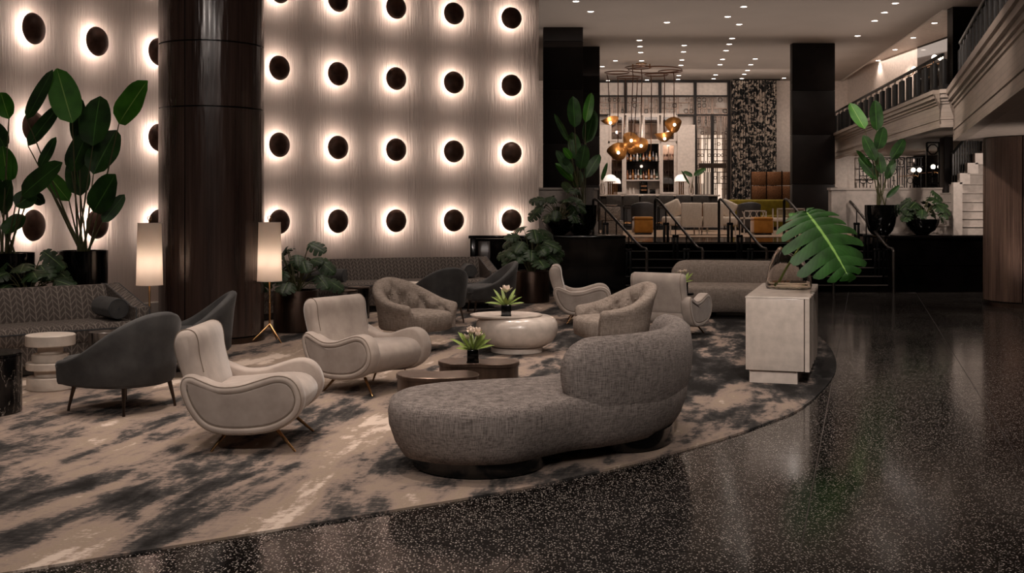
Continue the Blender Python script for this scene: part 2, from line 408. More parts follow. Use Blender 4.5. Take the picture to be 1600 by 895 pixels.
M_['tan_rug'] = simple('tan rug', '8d7763', .95)

# ================================================================== SETTING
CX, CY, R0 = 3.7, 10.9, 10.3
def arc(phi, r=R0): return (CX+r*cos(radians(phi)), CY+r*sin(radians(phi)))
def slab(name, poly, z0, z1, mat, parent=None, st=True, smooth=False):
    mb = MB(); p = ccw(poly); n = len(p)
    mb.v = [(x, y, z0) for x, y in p]+[(x, y, z1) for x, y in p]
    mb.f = [tuple(range(n))[::-1], tuple(range(n, 2*n))]+[(i, (i+1) % n, n+(i+1) % n, n+i) for i in range(n)]
    o = mb.build(name, mat, parent, smooth)
    if st and not parent: struct(o)
    return o
def bar_wall(name, p0, p1, z0, z1, th, mat, parent=None, st=True):
    d = Vector((p1[0]-p0[0], p1[1]-p0[1])); n = Vector((-d.y, d.x)).normalized()*th
    return slab(name, [p0, p1, (p1[0]+n.x, p1[1]+n.y), (p0[0]+n.x, p0[1]+n.y)], z0, z1, mat, parent, st)
FLOORZ = -.004
floor = slab('floor', [(-14, -3), (18, -3), (18, 38), (-14, 38)], -.2, FLOORZ-.001, M_['grout'])
# --- rug outline (plan)
rug_r = [(-4.8, 3.1), (-3.4, 3.75), (-2.01, 4.585), (-.63, 5.46), (.24, 6.07), (1.217, 7.03), (1.8, 7.76), (2.18, 8.33), (2.71, 9.49), (3.14, 10.74), (3.48, 12.26), (3.62, 13.5), (3.6, 15), (3.35, 16.6), (2.9, 17.9), (2.2, 18.9)]
rug = crom(rug_r, 6, closed=False)+[(1.2, 19.3)]+[arc(p, 9.75) for p in range(118, 200, 3)]+[(-7.2, 3.1)]
def in_rug(x, y):
    c = False; n = len(rug)
    for i in range(n):
        x0, y0 = rug[i]; x1, y1 = rug[i-1]
        if (y0 > y) != (y1 > y) and x < (x1-x0)*(y-y0)/(y1-y0)+x0: c = not c
    return c
# --- terrazzo tiles (parts of the floor), two widths, recessed dividers
EA, EN = Vector((.3025, .953)), Vector((.953, -.3025))
G = .0028
tiles = []
for k in range(-5, 16):
    for t0, t1 in ((5.70+1.075*k, 5.93+1.075*k), (5.93+1.075*k, 6.775+1.075*k)):
        for j in range(-10, 13):
            s0 = -.266+1.15*j; s1 = s0+1.15
            cs_ = [EN*a+EA*b for a, b in ((s0, t0), (s1, t0), (s1, t1), (s0, t1))]
            c = sum(cs_, Vector((0, 0)))/4
            if c.y < 1.5 or c.y > 20.2 or abs(c.x) > c.y*.48+4: continue
            if all(in_rug(q.x, q.y) for q in cs_): continue
            tiles.append((c.length, s0, s1, t0, t1))
tiles.sort(); tm = {}; rest = MB()
def tilebox(mb, s0, s1, t0, t1, o=Vector((0, 0))):
    p = [EN*a+EA*b-o for a, b in ((s0+G, t0+G), (s1-G, t0+G), (s1-G, t1-G), (s0+G, t1-G))]
    b = len(mb.v)
    mb.v += [(q.x, q.y, FLOORZ-.02) for q in p]+[(q.x, q.y, 0) for q in p]
    mb.f += [tuple(i+b for i in f) for f in ((4, 5, 6, 7), (0, 1, 5, 4), (1, 2, 6, 5), (2, 3, 7, 6), (3, 0, 4, 7))]
for i, (_, s0, s1, t0, t1) in enumerate(tiles):
    if i < 300:
        key = round(t1-t0, 2); o = EN*s0+EA*t0
        if key not in tm:
            mb = MB(); tilebox(mb, s0, s1, t0, t1, o); ob = mb.build('terrazzo_tile', M_['terrazzo'], floor, False); tm[key] = ob
        else: ob = tm[key].copy(); COL.objects.link(ob)
        ob.location = (o.x, o.y, 0); ob.parent = floor
    else: tilebox(rest, s0, s1, t0, t1)
if rest.v: rest.build('terrazzo_tile_field', M_['terrazzo'], floor, False, kind='stuff')
o = slab('area_rug', rug, .0, .012, M_['carpet'], st=False)
tag(o, 'large curved abstract rug in beige, grey and charcoal streaks under the lounge seating', 'rug')
# --- curved plaster wall
mb = MB(); rings = []
N = 90
for i in range(N+1):
    p = 108.1+(200-108.1)*i/N; a = arc(p); b = arc(p, R0+.22)
    rings.append([(a[0], a[1], 0), (a[0], a[1], CEIL), (b[0], b[1], CEIL), (b[0], b[1], 0)])
mb.loft(rings); struct(mb.build('wall_left', M_['plaster']))
mb = MB(); rings = []
for i in range(N+1):
    p = 108.3+(200-108.3)*i/N; a = arc(p, R0-.025); b = arc(p, R0+.02)
    rings.append([(a[0], a[1], 0), (a[0], a[1], .14), (b[0], b[1], .16), (b[0], b[1], 0)])
mb.loft(rings); struct(mb.build('baseboard_left', M_['white_paint'], ang=20))
# --- shell
struct(bar_wall('wall_back', (18, 37), (-3, 37), 0, 6.2, -.3, M_['cream_paint']))
struct(bar_wall('wall_right', (17.7, -3), (17.7, 37.2), 0, 6.2, -.3, M_['wood_dark']))
struct(bar_wall('wall_front', (-14, -2.8), (18, -2.8), 0, 6.2, -.2, M_['wood_dark']))
struct(bar_wall('wall_side', (-13.8, -3), (-13.8, 38), 0, 6.2, .2, M_['wood_dark']))
struct(bar_wall('wall_bar_side', (.15, 22.0), (.55, 37), 0, CEIL, .2, M_['black_stone']))
slab('ceiling', [(-14, -3), (18, -3), (18, 23.4), (9.95, 23.4), (9.24, 23.8), (10.97, 37.1), (10.97, 38), (-14, 38)], CEIL, CEIL+.1, M_['ceiling'])
slab('trim_1', [(9.95, 23.4), (9.24, 23.8), (10.97, 37.1), (11.03, 37.1), (9.3, 23.83), (9.96, 23.46)], CEIL-.02, 6.06, M_['white_paint'])
slab('ceiling_mezzanine', [(18, 23.3), (9.2, 23.3), (9.2, 23.9), (10.9, 38), (18, 38)], 6.05, 6.15, M_['cream_paint'])
# --- platform, stairs, ledges
r_ = .141; g_ = .3; ZP = 6*r_; ZL = 1.02
slab('floor_bar', [(-1, 21.4), (18, 21.4), (18, 37.2), (-1, 37.2)], 0, ZP, M_['black_stone'])
slab('floor_bar_rug', [(1.6, 25.4), (9.0, 25.4), (9.0, 33.4), (1.6, 33.4)], ZP, ZP+.012, M_['tan_rug'])
st = thing('staircase', 'wide black stone steps between the two black planter ledges', 'stairs', (0, 19.9, 0))
for k in range(6):
    MB().box(2.04, 6.74, k*g_, 1.9, k*r_+(.0 if k else 0), (k+1)*r_-.03).build('riser', M_['black_stone'], st, False)
    MB().box(2.04, 6.74, k*g_-.015, 1.9 if k == 5 else (k+1)*g_, (k+1)*r_-.028, (k+1)*r_).build('tread', M_['black_stone'], st, False)
    MB().box(2.04, 6.74, k*g_-.019, k*g_-.008, (k+1)*r_-.02, (k+1)*r_-.003).build('nosing', M_['grout'], st, False)
def ledge(x0, x1, label, npan, cut=None):
    t = thing('planter_ledge', label, 'ledge', (x0, 19.9, 0))
    L = x1-x0
    for a, b, dd in ([(0, L, 2.0)] if cut is None else [(0, cut, .27), (cut, L, 2.0)]):
        MB().box(a+.02*(a == 0), b-.02*(b == L), .03, dd, 0, ZL-.06).build('core', M_['black_stone'], t, False)
        MB().rbox(a-.03*(a == 0), b, -.04, dd+.02, ZL-.055, ZL, .008, 2).build('cap', M_['black_stone'], t)
    for i in range(npan):
        for z0, z1 in ((0.0, .48), (.484, ZL-.06)):
            MB().box(i*L/npan+.003, (i+1)*L/npan-.003, 0, .025, z0+.003, z1-.003).build('stone_panel', M_['black_stone'], t, False)
    return t
lg = ledge(-.75, 2.04, 'low black polished stone ledge left of the steps', 4, 1.42)
MB().rbox(.0, .10, -.06, .1, 0, ZL-.05, .01, 2).build('post', M_['black_gloss'], lg)
MB().rbox(.14, .36, -.012, .01, .05, ZL-.1, .004, 2).build('wood_inset', M_['wood'], lg)
ledge(6.74, 14, 'low black polished stone ledge right of the steps', 8)
# --- knee walls
def knee(name, pts, z1, z0=ZP):
    mb = MB()
    for (a, b) in zip(pts[:-1], pts[1:]):
        d = Vector((b[0]-a[0], b[1]-a[1])); L = d.length; ang = atan2(d.y, d.x)
        M = Matrix.Translation((a[0], a[1], 0)) @ Matrix.Rotation(ang, 4, 'Z')
        mb.box(0, L, 0, .14, z0, z1-.04, M); mb.box(-.02, L+.02, -.02, .16, z1-.04, z1, M); mb.box(-.01, L+.01, -.015, .1, ZL, ZL+.22, M)
    return struct(mb.build(name, M_['white_paint'], None, False))
knee('wall_knee_left', [(.45, 22.1), (1.62, 22.1), (1.72, 22.35)], 1.92)
knee('wall_knee_right', [(6.02, 20.9), (6.3, 20.9)], 1.89)
knee('wall_knee_right_long', [(6.3, 20.95), (6.36, 21.8), (7.95, 21.8), (8.35, 21.42), (8.6, 21.42)], 1.91, ZL)
# --- columns in the bar
def column(label, x0, x1, y0, y1, z0, z1, mat):
    t = thing('column', label, 'column', ((x0+x1)/2, (y0+y1)/2, z0)); hx = (x1-x0)/2; hy = (y1-y0)/2
    MB().box(-hx+.03, hx-.03, -hy+.03, hy-.03, 0, z1-z0).build('core', M_['black_metal'], t, False)
    zs = [0, 1.28, 2.56, 3.7, z1-z0]
    for a, b in zip(zs[:-1], zs[1:]):
        if b-a > .1: MB().rbox(-hx, hx, -hy, hy, a+.004, b-.004, .006, 2).build('panel', mat, t)
    return t
column('square dark wood column behind the left plants, the nearer of the two', .74, 1.67, 26.1, 26.5, ZP+.9, CEIL, M_['wood_dark'])
column('square dark wood column half hidden behind the nearer left one', 1.5, 2.31, 29.2, 30, ZP, CEIL, M_['wood_dark'])
column('tall near-black square column right of the patterned curtain', 7.23, 8.33, 28.6, 28.85, ZP, CEIL, M_['wood_dark'])
struct(bar_wall('wall_column_base', (.7, 26.0), (1.72, 26.0), ZP, ZP+.95, .9, M_['white_paint']))
# --- big round columns
def round_col(label, cx, cy, r, H, seams, zs, mat, flute=0):
    t = thing('column', label, 'column', (cx, cy, 0))
    MB().lathe([(r-.02, 0), (r-.02, H)], 48).build('core', M_['black_metal'], t)
    MB().lathe([(r+.012, 0), (r+.012, .07), (r-.01, .08)], 64).build('base_ring', M_['dark_metal'], t)
    for a0, a1 in zip(seams, seams[1:]+[seams[0]+360]):
        for z0, z1 in zip(zs[:-1], zs[1:]):
            mb = MB(); rings = []; n = max(4, int((a1-a0)*1.6)) if flute else max(4, int((a1-a0)/4)); e = .8; rq = r
            for i in range(n+1):
                a = radians(a0+e+(a1-a0-2*e)*i/n); r = rq+flute*(i % 3 > 0); rings.append([(r*cos(a), r*sin(a), z0+.008), (r*cos(a), r*sin(a), z1-.008), ((r-.03)*cos(a), (r-.03)*sin(a), z1-.008), ((r-.03)*cos(a), (r-.03)*sin(a), z0+.008)])
            r = rq; mb.loft(rings).build('panel', mat, t, ang=60 if flute else 30)
    return t
round_col('big round polished dark wood column in front of the lit wall', -3.41, 12.6, .58, CEIL, [-104, -8, 70, 160], [.08, 2.615, 3.33, 4.3, CEIL], M_['wood'])
round_col('big round fluted brown wood column at the right edge under the balcony', 8.07, 17.2, .70, 2.6, [-126, -76, -26, 24, 74, 124, 174], [.08, 2.6], M_['wood_warm'], .006)
# --- balconies
FB = [(7.03, 18.2), (9.52, 37)]
slab('floor_mezzanine', [(7.09, 18.3), (9.58, 37), (17.7, 37), (17.7, 18.3)], 2.9, 3.2, M_['cream_paint'])
def parapet(label, p0, p1, z0, z1, mould):
    d = Vector((p1[0]-p0[0], p1[1]-p0[1])); L = d.length; ang = atan2(d.y, d.x)
    t = thing('balcony_parapet', label, 'parapet', (p0[0], p0[1], z0), ang); H = z1-z0
    prof = [(0, .0), (-.02, .0), (-.02, .05), (0, .06), (0, H*.2), (-.015, H*.2+.01), (-.015, H*.2+.05), (0, H*.2+.06), (0, H*.62), (-.02, H*.63), (-.02, H*.69), (-.05, H*.70), (-.05, H*.77), (-.09, H*.78), (-.09, H*.88), (-.12, H*.89), (-.12, H), (.16, H), (.16, 0)]
    MB().loft([[(0, -y*mould, z) for y, z in prof], [(L, -y*mould, z) for y, z in prof]]).build('fascia', M_['parapet'], t, False)
    return t
parapet('far pale stone balcony parapet with moulded cornice under the black balusters', FB[0], FB[1], 2.83, 3.45, -1 if False else 1)
E0 = (7.18, 18.0)
E1 = (E0[0]-.302*14.8, E0[1]-.953*14.8)
parapet('near pale stone balcony parapet running out of the top right corner', E0, E1, 2.6, 3.45, -1)
parapet('short end return of the pale balcony where it meets the far parapet', (7.03, 18.2), (7.4, 18.0), 2.83, 3.45, -1)
slab('floor_balcony', [(E0[0]+.10, E0[1]-.0), (E1[0]+.10, E1[1]), (17.7, E1[1]), (17.7, 18.1), (7.3, 18.1)], 2.605, 2.72, M_['cream_paint'])
slab('floor_balcony_top', [(E0[0]+.2, E0[1]), (E1[0]+.2, E1[1]), (17.7, E1[1]), (17.7, 18.3), (7.4, 18.3)], 3.1, 3.2, M_['cream_paint'])
def railing(label, p0, p1, zb, h, step, thick, glassm=None, pair=True):
    d = Vector((p1[0]-p0[0], p1[1]-p0[1])); L = d.length; ang = atan2(d.y, d.x)
    t = thing('balcony_railing', label, 'railing', (p0[0], p0[1], zb), ang)
    MB().rbox(0, L, -.03, .03, h-.05, h, .015, 2).build('handrail', M_['black_metal'], t)
    n = int(L/step); first = None
    for i in range(n+1):
        x = min(i*L/n, L-.02)
        if first is None:
            mb = MB(); mb.rbox(-thick, thick, -.035, .035, .0, h*.82, .012, 2); mb.box(-thick*1.25, thick*1.25, -.045, .045, 0, .09)
            for q in (-.5, .5): mb.tube([(q*thick, 0, h*.8), (q*thick, 0, h-.03)], .008, 6)
            first = mb.build('baluster', M_['iron'], t)
            o = first
        else: o = first.copy(); COL.objects.link(o); o.parent = t
        o.location = (x, 0, 0)
    if glassm: MB().box(0, L, .05, .06, .05, h-.08).build('glass_panel', glassm, t, False)
    return t
railing('black balustrade with paired posts on the far balcony', (FB[0][0]+.08, FB[0][1]+.1), (FB[1][0]+.02, 36.8), 3.45, .62, .62, .12)
railing('black glazed balustrade on the near balcony at top right', (E0[0]+.06, E0[1]-.1), (E1[0]+.06, E1[1]), 3.45, .75, .55, .09, M_['mirror'])
# mezzanine walls
struct(bar_wall('wall_mezzanine', (11.2, 37), (11.4, 31.2), 3.2, 6.1, .2, M_['cream_paint']))
struct(bar_wall('wall_mezzanine_dark', (11.4, 31.2), (11.8, 23.4), 3.2, 6.1, .2, M_['mirror']))
struct(bar_wall('wall_mezzanine_portal', (9.32, 23.45), (13, 23.45), 3.2, CEIL, .3, M_['black_stone']))
struct(bar_wall('wall_mezzanine_end', (9.5, 18.9), (14, 18.9), 3.2, CEIL, .3, M_['black_stone']))
for i, (u, v, Y, pos) in enumerate([(1428, 108, 30.5, 'leftmost'), (1460, 90, 28.5, 'middle'), (1469.5, 90, 28.5, 'rightmost')]):
    p = A(u, v, Y); t = thing('wall_sconce', 'glowing globe sconce seen through the far balcony railing, '+pos, 'light', p)
    MB().lathe([(.005, -.075), (.05, -.055), (.075, 0), (.05, .055), (.005, .075)], 16).build('globe', M_['globe'], t)
    MB().tube([(0, 0, -.07), (0, .12, -.14), (0, .9, -.14)], .012, 6).build('arm', M_['brass'], t)
# under the balcony: lattice and mirrored wall with twin sconces
struct(bar_wall('wall_under_balcony', (8.6, 29.5), (12.5, 29.5), ZP, 2.9, .2, M_['cream_paint']))
struct(bar_wall('wall_under_balcony_mirror', (10.6, 29.3), (14.5, 27.2), ZP, 2.9, .1, M_['mirror']))
def lattice(parent, x0, x1, z0, z1, nx, nz, y=0, r=.012, mat=None, seed=0, name='lattice'):
    rn = random.Random(seed); mb = MB(); dx = (x1-x0)/nx; dz = (z1-z0)/nz
    for i in range(nx+1): mb.box(x0+i*dx-r, x0+i*dx+r, y-r, y+r, z0, z1) if i in (0, nx) or rn.random() < .6 else None
    for j in range(nz+1):
        if j in (0, nz) or rn.random() < .5: mb.box(x0, x1, y-r, y+r, z0+j*dz-r, z0+j*dz+r)
    for i in range(nx):
        for j in range(nz):
            a, b, c, d = x0+i*dx, x0+(i+1)*dx, z0+j*dz, z0+(j+1)*dz; q = rn.random()
            if q < .3:
                cx, cz, R = (a+b)/2, (c+d)/2, min(dx, dz)*.42
                mb.tube([(cx+R*cos(k*pi/4+pi/8), y, cz+R*sin(k*pi/4+pi/8)) for k in range(8)], r*.8, 4, True)
            elif q < .65: mb.box(a+dx*.25, b-dx*.25, y-r*.8, y+r*.8, (c+d)/2-r*.8, (c+d)/2+r*.8); mb.box((a+b)/2-r*.8, (a+b)/2+r*.8, y-r*.8, y+r*.8, c, d)
            elif q < .85: mb.box(a+dx*.3-r*.7, a+dx*.3+r*.7, y-r, y+r, c, d); mb.box(b-dx*.3-r*.7, b-dx*.3+r*.7, y-r, y+r, c, d)
    return mb.build(name, mat or M_['dark_metal'], parent, False)
t = thing('lattice_screen', 'geometric metal lattice screen on the wall under the far balcony', 'screen', (9.15, 29.2, ZP))
for i in range(4): lattice(t, i*.62, i*.62+.56, .3, 2.0, 3, 7, 0, .012, M_['black_metal'], 40+i, 'lattice_panel')
t = thing('lattice_screen', 'small dark lattice panel beside the mirrored wall under the balcony', 'screen', (8.45, 22.6, ZP)); lattice(t, 0, .5, .9, 2.0, 2, 4, 0, .015, M_['black_metal'], 9, 'lattice_panel')
for (us, v, pos) in (((1427, 1436.5), 265.5, 'left'), ((1458, 1468.5), 260.5, 'right')):
    p = A(sum(us)/2, v+4, 26.5); t = thing('wall_sconce', 'twin globe sconce glowing on the dark mirrored wall, the '+pos+' one', 'light', p)
    for u in us:
        q = A(u, v, 26.5)-p
        MB().lathe([(.005, -.055), (.04, -.04), (.055, 0), (.04, .04), (.005, .055)], 14, q).build('globe', M_['globe'], t)
        MB().tube([q+Vector((0, 0, -.05)), Vector((q.x*.6, 0, -.1)), Vector((0, .05, -.06)), Vector((0, 1.2, -.06))], .01, 5).build('arm', M_['brass'], t)
for x_ in (9.3, 10.3, 11.6): spot(x_, 27.6, 2.86, 60, 120, tx=x_, ty=29.3, tz=1.2, r=.05, blend=1)  # added spots to brighten the wall behind the lattice
spot(8.6, 23.5, 2.86, 40, 130, r=.05, blend=1)
area(10.9, 30, 6.0, 110, 1.5, 8)

# dark pier under the far balcony corner
MBp = MB().rbox(8.32, 8.50, 21.35, 21.6, ZL, 2.88, .02, 2); struct(MBp.build('wall_pier', M_['wood_dark']))
# --- white stepped staircase at right
t = thing('staircase', 'white stepped stair climbing right behind the fluted column', 'stairs', (8.1, 20.9, ZL))
tops = [353, 340.5, 328, 314, 300.6, 286.8, 271.7, 256.6, 241, 227]
lefts = [1491, 1491, 1491, 1491, 1491, 1503, 1515, 1528, 1540, 1552]
zl = 0
for k, (v, u) in enumerate(zip(tops, lefts)):
    p = A(u, v, 20.5+.05*k); z = p.z-ZL
    MB().box(p.x-8.1, 1.8, -.4+.05*k, .48, zl, z-.02).build('riser', M_['white_paint'], t, False)
    MB().rbox(p.x-8.1-.01, 1.8, -.425+.05*k, .48, z-.025, z, .008, 2).build('tread', M_['white_paint'], t)
    zl = z-.02
for k, (u, v) in enumerate([(1488, 285), (1498, 270.6), (1510, 254.6), (1522, 239.5), (1536, 223)]):
    p = A(u, v, 20.4); q = A([1498, 1510, 1522, 1538, 1550][k], v, 20.4)
    MB().box(p.x-8.1, A([1502, 1514, 1527, 1541, 1555][k], v, 20.4).x-8.1, -.55, -.45, A(u, v+17, 20.4).z-ZL if k else 0.0, p.z-ZL).build('stringer', M_['white_paint'], t, False)
t = thing('stair_railing', 'black iron balusters stepping up beside the white stair', 'railing', (8.1, 20.6, ZL))
bal = None
for i in range(13):
    u = 1489+i*4.0; p = A(u, 290-i*4.9, 20.6)
    if bal is None: bal = MB().rbox(-.015, .015, -.015, .015, 0, .62, .004, 1).build('baluster', M_['black_metal'], t); ob = bal
    else: ob = bal.copy(); COL.objects.link(ob); ob.parent = t
    ob.location = (p.x-8.1, 0, p.z-ZL)
a = A(1488, 240, 20.6); b = A(1540, 176, 20.6)
MB().tube([(a.x-8.1, 0, a.z-ZL), (b.x-8.1, 0, b.z-ZL)], .025, 8).build('handrail', M_['black_metal'], t)

# --- stair handrails
def handrail(label, ut, ub, low=True):
    T = Vector(((ut+1-800)/F*21.9, 21.9, 0)); B = Vector(((ub-800)/F*19.75, 19.75, 0)); zt, zb = 1.69, .80
    t = thing('handrail', label, 'handrail', (B.x, B.y, 0))
    L = lambda p, z: (p.x-B.x, p.y-B.y, z)
    d = (T-B); e = d.normalized()
    Z0 = T+e*.18
    pts = [L(Z0, ZP), L(Z0, zt-.06), L(Z0-e*.02, zt-.015), L(Z0-e*.08, zt), L(T-e*.05, zt-.03)]+[L(T+(B-T)*k, zt+(zb-zt)*k) for k in (.15, .5, .93)]+[L(B-e*.03, zb-.0), L(B-e*.2, zb-.005), L(B-e*.25, zb-.05), L(B-e*.26, 0)]
    MB().tube(pts, .026, 10).build('rail', M_['steel'], t)
    for k in (.22, .47, .74):
        p = T+(B-T)*k; zr = zt+(zb-zt)*k; zf = max(0, min(ZP, (p.y-19.9)/g_*r_+.0)); zf = int(zf/r_+.999)*r_ if p.y > 19.9 else 0
        MB().tube([L(p, zr-.02), L(p, zr-.3)], .012, 8).build('rod', M_['black_metal'], t)
        mb = MB()
        for sx in (-.035, .035):
            M = Matrix.Translation(L(p, 0)); mb.rbox(sx-.022, sx+.022, -.022, .022, zf+.0, zr-.26, .008, 2, M)
        mb.rbox(-.06, .06, -.03, .03, zr-.31, zr-.27, .01, 2, Matrix.Translation(L(p, 0)))
        mb.build('post', M_['black_metal'], t)
    return t
handrail('leftmost black handrail of the steps, beside the left ledge', 931, 1002)
handrail('second black handrail from the left on the steps', 1027, 1090)
handrail('third black handrail from the left, in front of the ivory loveseats', 1127, 1190)
handrail('fourth black handrail, partly behind the giant leaf in the glass vase', 1229, 1294)
handrail('rightmost black handrail beside the right ledge', 1325, 1388)

# ================================================================== SEATING
# ---- serpentine sofa (big, foreground)
def ser_sofa(label, seat_out, back_path, loc, rz, bh=.76, sh=.42, mat='sofa_linen', thick=.21, plinths=()):
    t = thing('serpentine_sofa', label, 'sofa', loc, rz)
    out = crom(seat_out, 5)
    MB().puff(out, [(.085, -.16), (.08, -.12), (.09, -.085), (.16, -.04), (.26, -.005), (.33, 0), (sh-.05, -.006), (sh-.02, -.016), (sh-.004, -.05), (sh+.004, -.09)], crown=.018).build('seat', M_[mat], t, ang=80)
    o2 = offs(ccw(out), -.034)
    # back: swept rounded slab
    P = crom(back_path, 14, closed=False); n = len(P); rings = []; AL = [0]
    for i in range(1, n): AL.append(AL[-1]+sqrt((P[i][0]-P[i-1][0])**2+(P[i][1]-P[i-1][1])**2))
    for i, (x, y) in enumerate(P):
        a = P[max(i-1, 0)]; b = P[min(i+1, n-1)]; tx, ty = b[0]-a[0], b[1]-a[1]; L = sqrt(tx*tx+ty*ty); tx /= L; ty /= L
        nx, ny = ty, -tx      # outward (towards the back side)
        e0 = min(1, AL[i]/.20); e1 = min(1, (AL[-1]-AL[i])/.20)
        k = sqrt(max(0, 1-(1-e0)**2))*sqrt(max(0, 1-(1-e1)**2)); k = max(k, .02)
        hh = bh
        prof = [(-.05, .26), (-.03, .28), (-.012, .33), (.008, .42), (.018, .55), (.0, hh-.05), (-.05, hh-.008), (-.1, hh), (-.15, hh-.02), (-.195, hh-.08), (-.21, hh-.2), (-.20, .42), (-.18, .34), (-.15, .28)]
        mid = (-.085, .54)
        rings.append([(x+nx*(mid[0]+(q[0]-mid[0])*(.25+.75*k)), y+ny*(mid[0]+(q[0]-mid[0])*(.25+.75*k)), mid[1]+(q[1]-mid[1])*(.1+.9*k)) for q in prof])
    MB().loft(rings).build('backrest', M_[mat], t, ang=80)
    for pl in plinths:
        MB().puff(crom(pl, 5), [(.0, -.02), (.012, 0), (.115, 0)]).build('plinth', M_['black_gloss'], t)
    return t
# foreground sofa: world plan coordinates around its own base point
ox, oy = .3, 7.0
S = [(-.72, 6.46), (-.64, 6.16), (-.36, 5.98), (.0, 6.0), (.24, 6.2), (.42, 6.36), (.62, 6.47), (.92, 6.75), (1.13, 7.2), (1.2, 7.75), (1.12, 8.1), (.85, 8.22), (.55, 8.0), (.45, 7.6), (.25, 7.3), (-.05, 7.08), (-.42, 6.98), (-.66, 6.76)]
BK = [(.335, 6.325), (.46, 6.385), (.62, 6.46), (.93, 6.74), (1.14, 7.2), (1.22, 7.7), (1.14, 8.1)]
ser_sofa('grey linen serpentine chaise sofa in the foreground, seen from behind, round ottoman end at left',
         [(x-ox, y-oy) for x, y in S], [(x-ox, y-oy) for x, y in BK], (ox, oy, .012), 0, bh=.74, sh=.41,
         plinths=[[(-.19+x-ox, 6.46+y-oy) for x, y in circ(.385, 12)], [(.7+x-ox, 7.35+y-oy) for x, y in circ(.36, 12, ry=.62)]])
# far sofa: same family, seen from the front
S2 = [(-.95, .05), (-.85, -.32), (-.45, -.42), (0, -.36), (.3, -.5), (.75, -.66), (1.15, -.5), (1.3, -.1), (1.05, .3), (.5, .45), (-.1, .5), (-.6, .48), (-.9, .35)]
B2 = [(1.3, .02), (1.05, .36), (.5, .50), (-.1, .55), (-.6, .53), (-1.0, .36)]
S2 = [(x*.84, y*.95) for x, y in S2]; B2 = [(x*.84, y*.95) for x, y in B2]
ser_sofa('taupe serpentine sofa seen from the front at the foot of the black steps', S2, B2, (3.02, 15.3, .012), radians(-8), bh=.76, sh=.44, mat='linen',
         plinths=[[(-.5+x, 0+y) for x, y in circ(.3, 12)], [(.7+x, -.15+y) for x, y in circ(.38, 12)]])

# ---- lady armchair
def lady():
    t = thing('armchair', 'x', 'chair')
    side = crom([(.0, .39), (.004, .44), (.03, .475), (.08, .48), (.14, .455), (.24, .42), (.36, .425), (.48, .46), (.58, .487), (.66, .478), (.715, .435), (.745, .37), (.75, .31), (.725, .24), (.66, .18), (.56, .135), (.42, .115), (.28, .115), (.18, .135), (.11, .18), (.055, .25), (.02, .32)], 3)
    side = [(x-.375, z) for x, z in side]
    for sg in (1, -1):
        # ring-shaped rim + recessed panel, swept across the arm thickness
        y0, y1 = .275, .40
        mp = lambda a, b, h: (a, sg*h, b)
        MB().puff(side, [(y0, -.02), (y0+.008, -.006), (y0+.025, 0), (y1-.03, 0), (y1-.01, -.01), (y1, -.028), (y1-.001, -.043), (y1-.009, -.049), (y1-.014, -.055)], mp=mp).build('arm', M_['cream_fabric'], t, ang=60)
        pan = offs(ccw(side), -.050)
        MB().puff(pan, [(y1-.03, 0), (y1-.009, -.001), (y1-.002, -.006), (y1-.001, -.013)], mp=mp).build('arm_panel', M_['cream_panel'], t, ang=60)
        for d, yy in ((-.049, y1-.006), (-.012, y1-.008)):
            MB().tube([(q[0], sg*yy, q[1]) for q in offs(ccw(side), d)], .0032, 5, True).build('piping', M_['piping'], t)
    def xz(name, pts, y0, r, mat, n=3):
        p = crom(pts, n); p = [(x-.375, .4+(z-.4)*.86 if z > .4 and name == 'backrest' else z) for x, z in p]
        return MB().puff(p, [(-y0, -r), (-y0+r*.3, -r*.3), (-y0+r, 0), (y0-r, 0), (y0-r*.3, -r*.3), (y0, -r)], mp=lambda a, b, h: (a, h, b)).build(name, mat, t, ang=60)
    xz('seat', [(.06, .24), (.09, .36), (.3, .385), (.52, .405), (.65, .395), (.715, .34), (.72, .27), (.66, .19), (.5, .14), (.3, .13), (.12, .16)], .285, .012, M_['cream_fabric'])
    b = xz('backrest', [(.02, .38), (-.02, .52), (-.05, .64), (-.055, .72), (-.03, .785), (.025, .805), (.07, .78), (.09, .72), (.10, .62), (.13, .48), (.16, .36), (.14, .27), (.06, .28)], .335, .045, M_['cream_fabric'])
    for sg in (1, -1):
        p = [(x-.375, .4+(z-.4)*.86) for x, z in crom([(.02, .40), (-.02, .52), (-.05, .64), (-.055, .72), (-.03, .785), (.025, .805), (.07, .78), (.09, .72), (.10, .62), (.125, .50)], 4, closed=False)]
        MB().tube([(x, sg*.297, z) for x, z in p], .0028, 5).build('back_piping', M_['piping'], b)
    for sx, fx, tx in ((1, .56, .69), (-1, .27, .17)):
        for sg in (1, -1):
            MB().tube([(fx-.375, sg*.25, .13), (tx-.375, sg*.31, .0)], [.013, .007], 8).build('leg', M_['brass'], t)
    return t
L0 = lady()
GL = 'cream lady armchairs'
L0.location = (-1.64, 7.10, .012); L0.rotation_euler.z = radians(0)
L0['label'] = 'cream armchair with kidney-shaped side, nearest of all, front left of the big grey sofa'; L0['group'] = GL
dup(L0, (-1.20, 9.22, .012), radians(-33), 'cream armchair facing forward, between the left floor lamp area and the bronze tables', GL)
dup(L0, (.93, 14.6, .012), radians(-4), 'cream armchair in side view in front of the black ledge', GL)
dup(L0, (1.87, 13.15, .012), radians(60), 'cream armchair seen from behind, left of the far serpentine sofa', GL)

